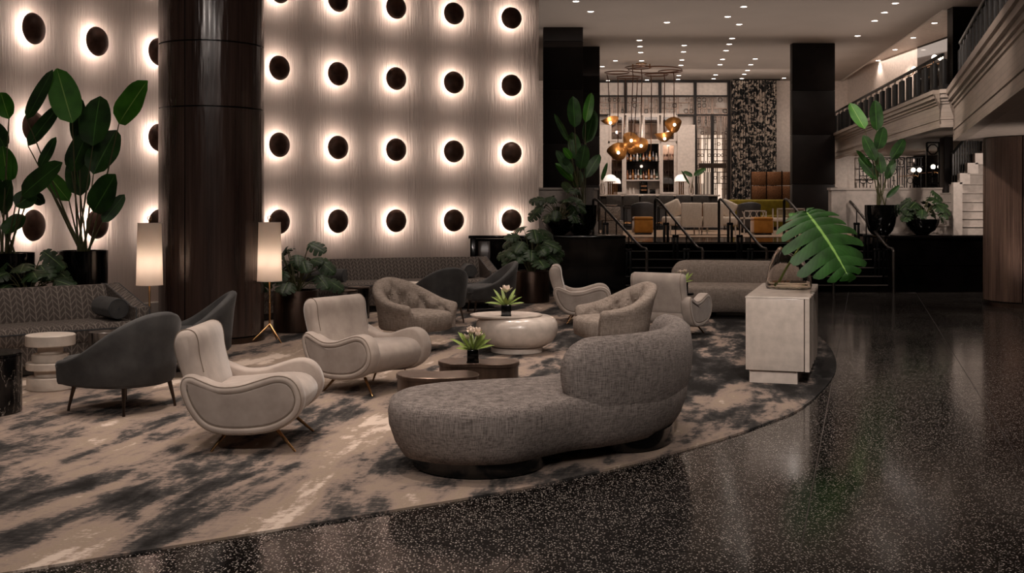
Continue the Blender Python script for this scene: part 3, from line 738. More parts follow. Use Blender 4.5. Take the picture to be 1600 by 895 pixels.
# ---- tub shells
def shell(t, rx, ry, front, th, hb, hf, z0, mat, pw=1.0, flare=.06, tuft=False, n=40, name='shell', lean=0.0):
    # horseshoe: opening toward +x
    pts = []
    m = n
    for i in range(m+1):
        s = -1+2*i/m
        a = s*pi*.5
        if abs(s) <= .72:
            q = s/.72*pi/2; pts.append((-rx*cos(q), ry*sin(q), s))
        else:
            f = (abs(s)-.72)/.28; sg = 1 if s > 0 else -1; pts.append((front*f, sg*(ry-.03*f*f), s))
    rings = []
    for i, (x, y, s) in enumerate(pts):
        a = pts[max(i-1, 0)]; b = pts[min(i+1, m)]; tx, ty = b[0]-a[0], b[1]-a[1]; L = sqrt(tx*tx+ty*ty) or 1
        nx, ny = ty/L, -tx/L
        if nx*x+ny*y < 0: nx, ny = -nx, -ny
        c = .5+.5*cos(pi*min(1, abs(s)**pw)); zt = hf+(hb-hf)*c
        e = min(1, (1-abs(s))/.06); e = sqrt(max(0, 1-(1-e)**2)); e = .45+.55*e
        zt2 = z0+(zt-z0)*(.86+.14*e); H = zt2-z0; ln = lean*c
        w_ = th*e
        prof = [(-.3*flare-.02, 0, 0), (-.3*flare, .02, 0), (-.1*flare+.004, H*.35, 0), (flare*.5, H*.7, 0), (flare, H-th*.4, 0), (flare-th*.15, H-th*.12, 0), (flare-th*.5, H, 0), (flare-th*.85, H-th*.12, 0), (flare-th, H-th*.45, 0)]
        k = 12 if tuft else 3
        for j in range(1, k+1):
            f = j/k; dz = (H-th*.45)*(1-f)+.0*f; d = flare-th-(flare*.9)*f*1.0
            bul = 0
            if tuft and abs(s) < .97:
                U = s*6.0; V = (dz+z0-.32)/(hb-.32)*2.6
                q = abs(sin(pi*(U+V)/2)*sin(pi*(U-V)/2)); bul = (.055*q**.5-.02)*min(1, max(0, dz+z0-.34)*12)
            prof.append((d-bul, dz, 0))
        ring = []
        for d, z, _ in prof:
            dd = (d-(flare-th/2))*e+(flare-th/2) if d > flare-th-.001 else d
            ring.append((x+nx*dd-ln*(z/H)**2, y+ny*dd, z0+z))
        rings.append(ring)
    return MB().loft(rings).build(name, mat, t, ang=70)
def tub():
    t = thing('tub_chair', 'x', 'chair')
    shell(t, .37, .39, .30, .07, .735, .385, .205, M_['grey_velvet'], pw=1.1, flare=.025, lean=.02)
    base = crom([(-.36, 0), (-.25, .27), (0, .36), (.27, .34), (.34, .2), (.35, 0), (.34, -.2), (.27, -.34), (0, -.36), (-.25, -.27)], 4)
    MB().puff(base, [(.19, -.05), (.20, -.015), (.23, 0), (.29, 0)]).build('seat_base', M_['grey_velvet'], t)
    cu = crom([(-.27, 0), (-.2, .2), (0, .29), (.27, .3), (.36, .22), (.375, 0), (.36, -.22), (.27, -.3), (0, -.29), (-.2, -.2)], 4)
    MB().puff(cu, [(.29, -.02), (.30, 0), (.36, .005), (.385, -.01), (.40, -.04)], crown=.015).build('seat_cushion', M_['grey_velvet'], t)
    for x, y in ((.24, .24), (.24, -.24), (-.24, .22), (-.24, -.22)):
        MB().tube([(x, y, .2), (x*1.12, y*1.12, .03), (x*1.13, y*1.13, 0)], [.017, .010, .011], 8).build('leg', M_['dark_metal'], t)
    return t
T0 = tub(); GT = 'grey velvet tub chairs'
T0.location = (-2.90, 8.28, .012); T0.rotation_euler.z = radians(152); T0['group'] = GT
T0['label'] = 'grey velvet tub chair seen from behind, nearest one at left beside the white stacked table'
dup(T0, (-2.93, 10.1, .012), radians(197), 'grey velvet tub chair showing its inner back, in front of the big dark column', GT)
dup(T0, (-.99, 14.55, .012), radians(125), 'grey velvet tub chair seen from behind in front of the curved wall sofa', GT)
dup(T0, (-.32, 15.9, .012), radians(192), 'grey velvet tub chair in side view beside the bronze planter', GT)
# ---- tufted swivel chairs
def tufted():
    t = thing('swivel_chair', 'x', 'chair')
    shell(t, .36, .40, .28, .12, .75, .50, .225, M_['linen'], pw=1.0, flare=.04, tuft=True, n=80, lean=.05)
    cu = crom([(-.24, 0), (-.18, .2), (0, .27), (.25, .275), (.36, .2), (.39, 0), (.36, -.2), (.25, -.275), (0, -.27), (-.18, -.2)], 4)
    MB().puff(cu, [(.215, -.04), (.23, -.01), (.30, .0), (.36, .0), (.39, -.016), (.405, -.04)], crown=.03).build('seat_cushion', M_['linen'], t, ang=70)
    for i in range(-4, 5):
        for j in (0, 1):
            s = (i+.5*j)/6.0*1.15; q = s/.72*pi/2 if abs(s) <= .72 else (pi/2 if s > 0 else -pi/2)
            if abs(s) > .72: continue
            z = .47+.11*j*(1-abs(s)*.5)
            MB().lathe([(.001, -.008), (.012, -.004), (.012, .002), (.001, .006)], 8, (-.245*cos(q)-.02*cos(q), .262*sin(q), z)).build('button', M_['linen'], t)
    MB().lathe([(.24, 0), (.24, .012), (.06, .03), (.045, .05), (.045, .23)], 24).build('pedestal', M_['black_metal'], t)
    return t
F0 = tufted(); GF = 'tufted linen swivel chairs'
F0.location = (-1.04, 11.75, .012); F0.rotation_euler.z = radians(-38); F0['group'] = GF
F0['label'] = 'button-tufted taupe swivel tub chair left of the cream drum table'
dup(F0, (1.02, 11.15, .012), radians(196), 'button-tufted taupe swivel tub chair right of the cream drum table', GF)

# ---- curved banquette sofas along the wall
def wall_sofa(label, path, loc, arms=(True, True), mat='herring', bh=.74, depth=.86, legs=6):
    t = thing('curved_sofa', label, 'sofa', loc)
    P = [(x-loc[0], y-loc[1]) for x, y in crom(path, 6, closed=False)]; n = len(P)
    def frames():
        L = 0
        for i, (x, y) in enumerate(P):
            a = P[max(i-1, 0)]; b = P[min(i+1, n-1)]; tx, ty = b[0]-a[0], b[1]-a[1]; l = sqrt(tx*tx+ty*ty)
            if i: L += sqrt((x-P[i-1][0])**2+(y-P[i-1][1])**2)
            yield x, y, ty/l, -tx/l, L, (tx/l, ty/l)
    def sweep(prof):
        rings = []; uvs = []; ac = [0]
        for a, b in zip(prof[:-1], prof[1:]): ac.append(ac[-1]+sqrt((a[0]-b[0])**2+(a[1]-b[1])**2))
        for x, y, nx, ny, L, _ in frames():
            rings.append([(x+nx*d, y+ny*d, z) for d, z in prof]); uvs.append([(L, q) for q in ac])
        return MB().loft(rings, uv=uvs)
    # path is the rear line, d measured to the front
    sweep([(0, .1), (-.02, .4), (-.03, bh-.03), (.0, bh), (.09, bh+.002), (.12, bh-.03), (.17, .60), (.21, .47), (.22, .40), (.2, .2), (.1, .1)]).build('backrest', M_[mat], t, ang=45)
    sweep([(.16, .27), (.16, .42), (.3, .435), (.6, .44), (depth-.06, .435), (depth-.01, .41), (depth, .38), (depth, .31), (depth-.02, .275), (depth-.05, .27)]).build('seat_cushion', M_[mat], t, ang=45)
    sweep([(.02, .09), (.02, .272), (depth-.03, .272), (depth-.03, .1), (depth-.05, .09)]).build('seat_base', M_[mat], t, ang=45)
    sweep([(.08, 0), (.08, .1), (depth-.12, .1), (depth-.12, 0)]).build('plinth', M_['black_gloss'], t)
    sweep([(depth-.004, .375), (depth+.006, .38), (depth+.004, .39), (depth-.006, .385)]).build('piping', M_['grey_dark'], t)
    fr = list(frames())
    for idx, do in ((0, arms[0]), (n-1, arms[1])):
        if not do: continue
        x, y, nx, ny, L, tv = fr[idx]; sg = -1 if idx == 0 else 1
        pr = [(-.02, .1), (-.03, bh), (.10, bh+.005), (.34, bh-.06), (.60, bh-.13), (depth-.10, bh-.175), (depth-.01, bh-.18), (depth, bh-.20), (depth-.01, .1)]
        rings = []; uvs = []
        for e, ins in ((-.01, 0), (.10, 0), (.125, 0), (.135, .008)):
            c = (depth/2, .4)
            rings.append([(x+nx*d+tv[0]*e*sg, y+ny*d+tv[1]*e*sg, z) for d, z in [(c[0]+(d-c[0])*(1-ins*2), c[1]+(z-c[1])*(1-ins*2)) for d, z in pr]]); uvs.append([(d+e, z) for d, z in pr])
        MB().loft(rings, uv=uvs).build('arm', M_[mat], t, ang=30)
        for e in (0.0, .128):
            MB().tube([(x+nx*d+tv[0]*e*sg, y+ny*d+tv[1]*e*sg, z) for d, z in pr[1:]], .006, 5).build('arm_piping', M_['grey_dark'], t)
    return t
SA = [(-6.55, 7.9), (-6.0, 8.9), (-5.4, 9.75), (-4.8, 10.42), (-4.08, 11.05)]
wall_sofa('long herringbone-patterned grey sofa at the left edge with one bolster', SA, (-5.2, 10.0, .012), (True, True))
SB = [(-4.5, 14.3), (-3.75, 15.45), (-2.87, 16.35), (-1.7, 17.0), (-.55, 17.35)]
wall_sofa('long curved herringbone-patterned grey sofa in front of the lit wall with two bolsters', SB, (-2.5, 16.3, .012), (False, True))
def bolster(label, p, ang, L=.5, r=.095, mat='grey_velvet'):
    t = thing('bolster', label, 'pillow', p, ang, 'round bolsters on the sofas')
    MB().lathe([(r-.012, -L/2), (r, -L/2+.01), (r+.004, -L/4), (r+.004, L/4), (r, L/2-.01), (r-.012, L/2)], 24, mp=lambda a, b, c: (c, a, b)).build('cover', M_[mat], t)
    for s in (-1, 1): MB().tube([(s*(L/2-.004), (r-.004)*cos(k*pi/10), (r-.004)*sin(k*pi/10)) for k in range(20)], .005, 5, True).build('piping', M_['grey_dark'], t)
    for s in (-1, 1): MB().lathe([(.001, 0), (.012, .004), (.012, .008)], 10, mp=lambda a, b, c: (s*(L/2+c), a, b)).build('button', M_['grey_dark'], t)
bolster('grey velvet bolster on the left sofa beside its arm', (-3.82, 10.53, .565), radians(-50), .46)
bolster('grey velvet bolster at the left end of the far curved sofa', (-2.63, 15.55, .565), radians(-15), .62)
bolster('grey velvet bolster at the right arm of the far curved sofa', (-.66, 16.9, .565), radians(-80), .44)

# ---- tables
t = thing('drum_table', 'cream lacquered drum coffee table with overhanging dish top', 'table', (.05, 11.55, .012))
MB().lathe([(.255, 0), (.27, .005), (.27, .055), (.255, .062)], 48).build('base', M_['cream_gloss'], t)
MB().lathe([(.20, .06), (.30, .07), (.37, .11), (.415, .18), (.43, .25), (.42, .31), (.39, .355), (.34, .375), (.2, .38)], 64).build('body', M_['cream_gloss'], t)
MB().puff(circ(.375, 56, -.11, -.04, .33), [(.355, -.10), (.366, -.03), (.382, 0), (.394, 0), (.398, -.02), (.392, -.04), (.386, -.06), (.385, -.1)]).build('dish_top', M_['cream_gloss'], t)
def blob_table(label, out, loc, h, rz=0):
    t = thing('nesting_table', label, 'table', loc, rz)
    o = crom(out, 6)
    MB().puff(o, [(0, -.016), (.02, -.008), (h-.03, -.008)]).build('body', M_['bronze_table'], t)
    MB().puff(o, [(h-.028, 0), (h-.004, 0), (h, -.004)]).build('top', M_['bronze_table'], t)
pea = [(-.30, .02), (-.24, .17), (-.08, .19), (.03, .13), (.14, .17), (.27, .14), (.31, 0), (.24, -.15), (.1, -.18), (0, -.13), (-.1, -.15), (-.22, -.13)]
pea1 = [(-.30, .02), (-.26, .16), (-.14, .2), (-.05, .11), (.06, .15), (.2, .17), (.28, .05), (.27, -.12), (.12, -.19), (-.06, -.2), (-.22, -.15)]
blob_table('lower kidney-shaped bronze table, the left and nearer of the pair', pea1, (-.52, 7.82, .012), .325)
blob_table('taller kidney-shaped bronze table carrying the flower vase', pea, (-.255, 8.32, .012), .345)
t = thing('side_table', 'white stacked-disc side table beside the nearest grey tub chair', 'table', (-3.82, 9.18, .012))
for r, a, b in ((.185, 0, .105), (.125, .105, .165), (.19, .165, .225), (.145, .225, .29), (.10, .29, .36), (.195, .36, .45)):
    MB().lathe([(r-.006, a), (r, a+.006), (r, b-.006), (r-.006, b)], 40).build('disc', M_['white_lacquer'], t)
t = thing('drum_side_table', 'black veined marble drum table at the left edge', 'table', (-3.86, 8.1, .012))
MB().lathe([(.255, 0), (.26, .005), (.26, .415), (.255, .42)], 48).build('body', M_['marble'], t); MB().lathe([(.262, .42), (.262, .432), (.257, .436)], 48).build('rim', M_['black_gloss'], t)
t = thing('drum_side_table', 'small banded marble drum table behind the white stacked table', 'table', (-3.62, 9.85, .012))
MB().lathe([(.13, 0), (.135, .005), (.135, .395), (.13, .4)], 32).build('body', M_['banded'], t)
p = W(553, 451, .40)
for lab, u, v, z, r in (('banded marble drum table, nearer of the two dark drums by the far sofa', 540, 453, .42, .16), ('black topped drum table, farther of the two dark drums by the far sofa', 560, 448, .44, .15)):
    q = W(u, v, z); t = thing('drum_side_table', lab, 'table', (q.x, q.y, .012))
    MB().lathe([(r-.01, 0), (r, .01), (r, z-.03)], 32).build('body', M_['banded' if 'banded' in lab else 'black_gloss'], t)
    MB().lathe([(r+.005, z-.03), (r+.005, z-.012), (r-.005, z-.01)], 32).build('top', M_['dark_metal'], t)
q = W(643, 441, .46); t = thing('side_table', 'round white stacked side table in front of the far curved sofa', 'table', (q.x, q.y, .012))
for r, a, b in ((.17, 0, .1), (.11, .1, .36), (.18, .36, .45)):
    MB().lathe([(r-.006, a), (r, a+.006), (r, b-.006), (r-.006, b)], 32).build('disc', M_['white_lacquer'], t)

# ---- floor lamps
def floor_lamp(label, x, y, pw=1.6):
    t = thing('floor_lamp', label, 'lamp', (x, y, .012))
    mb = MB(); mb.lathe([(.137, .68), (.122, 1.335)], 40, cap0=False, cap1=False); mb.build('lamp_shade', M_['shade'], t)
    for z, r in ((.68, .138), (1.335, .1235)): MB().tube([(r*cos(k*pi/16), r*sin(k*pi/16), z) for k in range(32)], .0025, 5, True).build('shade_ring', M_['cream_paint'], t)
    MB().lathe([(.011, .16), (.011, .42), (.014, .425), (.014, .45), (.010, .455), (.0095, 1.36)], 12).build('pole', M_['brass'], t)
    for k in range(3):
        a = radians(200+120*k); MB().tube([(0, 0, .2), (.05*cos(a), .05*sin(a), .15), (.2*cos(a), .2*sin(a), .012), (.205*cos(a), .205*sin(a), 0)], [.012, .012, .007, .007], 8).build('leg', M_['brass'], t)
    MB().tube([(.022*cos(k*pi/10), 0, 1.385+.022*sin(k*pi/10)) for k in range(20)], .004, 6, True).build('finial', M_['brass'], t)
    MB().tube([(-.12, 0, 1.325), (.12, 0, 1.325)], .003, 5).build('spider', M_['brass'], t)
    MB().lathe([(.001, -.05), (.03, -.03), (.038, .0), (.028, .03), (.001, .045)], 14, (0, 0, 1.0)).build('bulb', M_['bulb'], t)
    l = bpy.data.lights.new('lamp_light', 'POINT'); l.energy = pw; l.color = (1, .78, .64); l.shadow_soft_size = .04
    o = bpy.data.objects.new('lamp_light', l); COL.objects.link(o); o.parent = t; o.location = (0, 0, .9)
floor_lamp('tall brass floor lamp with white cylinder shade left of the dark column', -3.84, 11.75)
floor_lamp('tall brass tripod floor lamp with white cylinder shade right of the dark column', -2.71, 12.4)

# ---- console with glass vase
t = thing('console', 'cream lacquered display console with recessed plinth at right of the rug', 'cabinet', (2.0, 9.5, .012), radians(-17.6))
W_, L_ = .53, 1.78
MB().box(.03, W_-.10, .03, L_-.05, 0, .11).build('plinth', M_['cream_paint'], t, False)
MB().rbox(0, W_-.045, 0, L_, .11, .725, .006, 2).build('body', M_['cream_gloss'], t)
sc_pts = [(W_-.038, 0), (W_, 0)]+[(W_+.012*sin(k*1.9)+.008*sin(k*4.1), k*L_/24) for k in range(1, 24)]+[(W_, L_), (W_-.038, L_)]
MB().puff(sc_pts, [(.11, 0), (.725, 0)]).build('side_panel', M_['cream_gloss'], t, ang=50)
tp = [(0, 0), (W_, 0)]+[(W_+.004+.012*sin(k*1.9)+.008*sin(k*4.1), k*L_/24) for k in range(1, 24)]+[(W_, L_), (0, L_)]
MB().puff(tp, [(.725, .003), (.737, .003), (.74, 0)]).build('top', M_['cream_gloss'], t, ang=50)
# ---- vase
vx, vy, vz = 2.60, 10.42, .740
t = thing('glass_vase', 'large dome-shaped clear glass vase with tilted mouth, half filled with water', 'vase', (vx, vy, vz))
def vring(r, z, tilt, n=40): return [(r*cos(2*pi*i/n), r*sin(2*pi*i/n), z+tilt*cos(2*pi*i/n)) for i in range(n)]
po = [(.19, 0, 0), (.208, .01, 0), (.212, .04, 0), (.208, .10, 0), (.195, .17, .0), (.172, .24, -.01), (.14, .30, -.03), (.105, .335, -.045), (.085, .35, -.055)]
pi_ = [(.079, .348, -.054), (.099, .333, -.045), (.134, .297, -.03), (.166, .237, -.01), (.189, .168, 0), (.202, .1, 0), (.206, .04, 0), (.2, .018, 0), (.18, .012, 0)]
MB().loft([vring(*q) for q in po+pi_]).build('glass', M_['glass'], t, ang=60)
MB().loft([vring(r, z, 0) for r, z in ((.178, .0135), (.1985, .02), (.2045, .04), (.2035, .075))]).build('water', M_['water'], t)
def leafmesh(kind, L, Wd, curl=.15, fold=.12, fingers=6, n=10):
    """leaf in local coords: base at origin, tip along +y, normal +z"""
    mb = MB(); mb.noflip = True
    def P(u, v):   # u across -1..1, v along 0..1
        if kind == 'paddle': wd = (sin(pi*min(1, v**.9))**.46)*(1-.08*v) if 0 < v < 1 else 0.04
        else: wd = 1
        x = u*Wd/2*wd; y = v*L
        z = -curl*L*v*v+fold*abs(x)*(.7+.3*sin(v*9))
        return (x, y, z)
    if kind == 'paddle':
        for i in range(n+1):
            for j, u in enumerate((-1, -.66, -.33, 0, .33, .66, 1)):
                mb.uv[len(mb.v)] = (.5+u*.5, i/n); mb.v.append(P(u, i/n))
        for i in range(n):
            for j in range(6):
                a = i*7+j; mb.f.append((a, a+1, a+8, a+7))
    else:
        # monstera: rib, inner web, then separate fingers out to the heart outline
        def outl(th):   # th 0 at tip .. pi at base lobe; returns half outline (x,y)
            x = sin(th)*.50*(1+.25*(th/pi)); y = .45+.55*cos(th)*(1 if th < pi/2 else .95)
            return x*Wd, y*L
        Z = lambda x, y: -curl*L*(y/L)**2-curl*.9*(abs(x)/(Wd/2))**2*Wd/2+fold*min(abs(x), Wd*.12)
        k = fingers; rnl = random.Random(int(L*1000))
        for sg in (-1, 1):
            ths = [pi*.985*(i/k) for i in range(k+1)]
            for i in range(k):
                rib = lambda th: .93*((1+cos(th))/2)**1.35*L
                y0, y1 = rib(ths[i]), rib(ths[i+1]); gap = .17 if i else .03; lr = rnl.uniform(.9, 1.06); dz = rnl.uniform(-.05, .04)*L
                ta = ths[i]+(ths[i+1]-ths[i])*gap; tb = ths[i+1]-(ths[i+1]-ths[i])*gap
                cols = []
                for f in (0, .22, .4, .6, .8, .95, 1.0):
                    g = 0 if f < .45 else 1
                    A0 = outl(ths[i]+(ta-ths[i])*g*f); B0 = outl(ths[i+1]-(ths[i+1]-tb)*g*f)
                    if f == 1.0: mx = ((A0[0]+B0[0])/2, (A0[1]+B0[1])/2); A0 = (A0[0]*.6+mx[0]*.4, A0[1]*.6+mx[1]*.4); B0 = (B0[0]*.6+mx[0]*.4, B0[1]*.6+mx[1]*.4)
                    ff = (min(f, .96) if f < 1 else 1.03)*(lr if f > .5 else 1)
                    xa, ya = A0[0]*ff, y0+(A0[1]-y0)*ff; xb, yb = B0[0]*ff, y1+(B0[1]-y1)*ff
                    pts = []
                    for q in (0, .5, 1):
                        x = xa+(xb-xa)*q; y = ya+(yb-ya)*q; pts.append((sg*x, y, Z(x, y)+dz*f*f-.05*L*f**3+(.025*L*(1-f) if q == .5 else 0)*(1 if f > .1 else 0)))
                    cols.append((f, pts))
                b = len(mb.v)
                for f, pts in cols:
                    for q, pt in enumerate(pts): mb.uv[len(mb.v)] = (.5+sg*.5*f, 1-(i+q*.5)/k); mb.v.append(pt)
                for c in range(len(cols)-1):
                    for q in range(2):
                        a = b+c*3+q; fc = (a, a+1, a+4, a+3); mb.f.append(fc if sg > 0 else fc[::-1])
    return mb
def frame(base, tip, face, mb):
    y = (tip-base); L = y.length; y.normalize(); z = face-y*face.dot(y)
    if z.length < 1e-4: z = y.orthogonal()
    z.normalize(); x = y.cross(z)
    M = Matrix(((x.x, y.x, z.x), (x.y, y.y, z.y), (x.z, y.z, z.z)))
    mb.v = [tuple(M @ Vector(q)+base) for q in mb.v]; return mb
def stem(a, b, r=.008, sag=.0, n=6, r1=None):
    pts = []
    for i in range(n+1):
        f = i/n; p = a.lerp(b, f); p = p+Vector((0, 0, sag*sin(pi*f))); pts.append(p)
    return MB().tube(pts, [r+((r1 or r*.6)-r)*i/n for i in range(n+1)], 6)
# giant monstera leaf in the vase
vo_ = Vector((vx, vy, vz)); lb = A(1268, 341, 10.1); lt = A(1337, 424, 9.75)
t = thing('monstera_leaf', 'giant cut monstera leaf standing in the glass vase', 'plant', vo_)
mb = leafmesh('monstera', (lt-lb).length*1.12, .80, curl=.16, fold=.10, fingers=10)
lb2 = lb-(lt-lb)*.12
frame(lb2-vo_, lt-vo_, Vector((.25, -.75, .62)), mb).build('leaf', M_['big_monstera'], t, ang=70)
MB().tube([q-vo_ for q in (lb, A(1250, 385, 10.2), A(1228, 420, 10.35), A(1214, 446, 10.4))], [.009, .008, .011, .012], 8).build('stem', M_['cut_leaf'], t)
tag(frame(Vector((0, 0, 0)), A(1225, 326, 10.3)-A(1262, 352, 10.15), Vector((0, -1, .4)), leafmesh('paddle', .22, .09, .1, .2)).build('philodendron_leaf', M_['leaf_backlit'], None, ang=70), 'small upright leaf beside the giant monstera leaf', 'leaf').location = A(1262, 352, 10.15)

# ---- potted plants
def lathe_pot(t, prof, mat, soil_z, soil_r, name='pot'):
    MB().lathe(prof, 40, cap1=False).build(name, mat, t)
    MB().lathe([(soil_r, soil_z-.02), (soil_r, soil_z)], 24).build('soil', M_['soil'], t)
def banana(label, loc, prof, potmat, sz, sr, Y, leaves, cx, top, seed, scale=1):
    rn = random.Random(seed); t = thing('potted_plant', label, 'plant', loc); o = Vector(loc)
    lathe_pot(t, prof, potmat, sz, sr)
    for (tu, tv, bu, bv, wd, br) in leaves:
        dy = rn.uniform(-.35, .35)*scale
        b = A(bu, bv, Y+dy); e = A(tu, tv, Y+dy+rn.uniform(-.2, .25)*scale); wm = wd/F*(Y+dy)
        face = Vector((rn.uniform(-.35, .35), -1, rn.uniform(-.1, .45)))
        if br: face = Vector((.15, -1, .55))
        frame(b-o, e-o, face, leafmesh('paddle', (e-b).length, wm*1.12, curl=rn.uniform(-.02, .12), fold=rn.uniform(.12, .4))).build('leaf', M_['leaf_backlit' if br else 'leaf'], t, ang=70)
        s0 = Vector((rn.uniform(-.07, .07)*scale, rn.uniform(-.07, .07)*scale, sz)); s1 = b-o
        stem(s0, s1, .013*scale, .0, 6, .006).build('stem', M_['stem'], t)
        (lambda mb: mb.build('leaf_rib', M_['cut_leaf' if br else 'stem'], t))(MB().tube([b-o, (b-o).lerp(e-o, .9)+Vector((0, .01, 0))], [.006*scale, .002], 4)) if False else None
    return t
tall = [(.24, 0), (.25, .01), (.262, 1.0), (.262, 1.03), (.245, 1.03), (.24, .97)]
banana('bird-of-paradise plant in tall black cylinder planter behind the left sofa', (-4.70, 12.15, .012), tall, M_['black_gloss'], .96, .24, 12.1,
  [(88, 105, 113, 192, 44, 1), (80, 110, 42, 186, 20, 0), (93, 160, 44, 228, 24, 0), (226, 126, 186, 193, 42, 1), (153, 147, 145, 228, 46, 0), (122, 150, 124, 226, 26, 0), (180, 200, 146, 272, 44, 0),
   (116, 241, 126, 306, 35, 0), (181, 272, 146, 331, 40, 0), (195, 303, 160, 347, 20, 0), (70, 266, 108, 314, 26, 1), (88, 214, 62, 262, 16, 0), (135, 205, 112, 268, 34, 0)], 130, 392, 3)
banana('bird-of-paradise plant in black planter cut by the left edge', (-5.25, 11.55, .012), tall, M_['black_gloss'], .96, .24, 11.6,
  [(0, 142, 14, 186, 26, 1), (-12, 190, 8, 232, 26, 0), (92, 252, 34, 306, 38, 0), (18, 282, 2, 332, 42, 0), (36, 335, 8, 366, 28, 0), (4, 228, 12, 285, 34, 1), (56, 300, 24, 322, 30, 0), (-20, 270, -4, 320, 36, 0), (70, 318, 48, 300, 22, 0)], 20, 392, 5)
bowl_tall = [(.16, 0), (.2, .01), (.27, .09), (.325, .22), (.345, .38), (.345, .55), (.33, .55), (.325, .4)]
banana('bird-of-paradise plant in tall black bowl planter on the right ledge', (6.83, 20.55, ZL), [(r*.83, z) for r, z in bowl_tall], M_['black_gloss'], .5, .26, 20.6,
  [(1328, 161, 1351, 201, 23, 1), (1367.5, 156, 1370, 204, 20, 0), (1381, 198, 1372, 233, 18, 0), (1349, 211, 1368, 251, 18, 0), (1414, 216, 1393, 249, 17, 0), (1342, 245, 1371, 281, 19, 0), (1373, 236, 1377, 271, 18, 0), (1398, 248, 1385, 280, 13, 0), (1406, 289, 1385, 309, 8, 0), (1338, 235, 1362, 262, 10, 0)], 1376, 320, 8)
banana('bird-of-paradise plant in tall black bowl planter on the left ledge', (1.30, 20.75, ZL), [(r*.86, z) for r, z in bowl_tall], M_['black_gloss'], .5, .26, 20.75,
  [(896, 150, 898, 199, 22, 0), (924, 145, 915, 191, 15, 1), (929, 172, 916, 223, 21, 0), (866, 178, 889, 221, 9, 0), (894, 205, 901, 250, 19, 0), (914, 226, 907, 264, 20, 0), (937, 239, 915, 278, 18, 0), (869, 235, 895, 272, 15, 0), (881, 231, 893, 248, 12, 1), (868, 255, 895, 283, 13, 1), (903, 265, 900, 293, 19, 0), (877, 284, 894, 300, 13, 0)], 908, 321, 11)
def monstera(label, loc, prof, potmat, sz, sr, n, rad, h, ls, seed, name='potted_plant', pot='pot', low=.0, xy=(1, 1)):
    rn = random.Random(seed); t = thing(name, label, 'plant', loc)
    lathe_pot(t, prof, potmat, sz, sr, pot)
    for i in range(n):
        a = 2*pi*(i*.381966+rn.uniform(-.05, .05)); f = (i+.6)/n; rr = rad*(.35+.65*sqrt(f)); z = sz+h*(1-.75*f)*rn.uniform(.75, 1.1)+low
        b = Vector((rr*.62*cos(a)*xy[0], rr*.62*sin(a)*xy[1], z)); L = ls*rn.uniform(.8, 1.2)
        d = Vector((cos(a)*xy[0], sin(a)*xy[1], rn.uniform(-.8, .05)-.3*f)).normalized()
        e = b+d*L
        face = Vector((rn.uniform(-.3, .3), -.75, .75))+Vector((cos(a)*.4, sin(a)*.3, .25))
        frame(b, e, face, leafmesh('monstera', L, L*.92, curl=.13, fold=.15, fingers=6)).build('leaf', M_['monstera'], t, ang=70)
        stem(Vector((rn.uniform(-.04, .04), rn.uniform(-.04, .04), sz-.01)), b, .008, h*.12, 6).build('stem', M_['stem'], t)
    return t
def drum(r, h): return [(r-.01, 0), (r, .01), (r, h-.01), (r-.004, h), (r-.02, h), (r-.025, h-.06)]
monstera('monstera in a bronze drum planter behind the right floor lamp', (-2.63, 13.5, .012), drum(.27, .5), M_['bronze'], .46, .245, 24, .62, .62, .22, 21)
monstera('lush monstera in a bronze drum planter in front of the left black ledge', (.31, 17.7, .012), drum(.285, .5), M_['bronze'], .46, .255, 26, .55, .62, .27, 22, low=.08)
monstera('monstera in a black planter peeking over the left sofa', (-4.95, 11.35, .012), drum(.24, .62), M_['black_gloss'], .57, .21, 20, .5, .45, .24, 23)
low = [(.12, 0), (.15, .01), (.17, .03), (.27, .09), (.34, .2), (.365, .3), (.35, .3), (.33, .22)]
monstera('monstera in low black bowl on the left ledge', (.86, 20.35, ZL), [(r*.85, z*.95) for r, z in low], M_['black_gloss'], .25, .27, 22, .68, .55, .25, 24)
monstera('monstera in low black bowl on the right ledge', (7.56, 20.45, ZL), [(r*.85, z*.95) for r, z in low], M_['black_gloss'], .25, .27, 22, .62, .52, .24, 25)

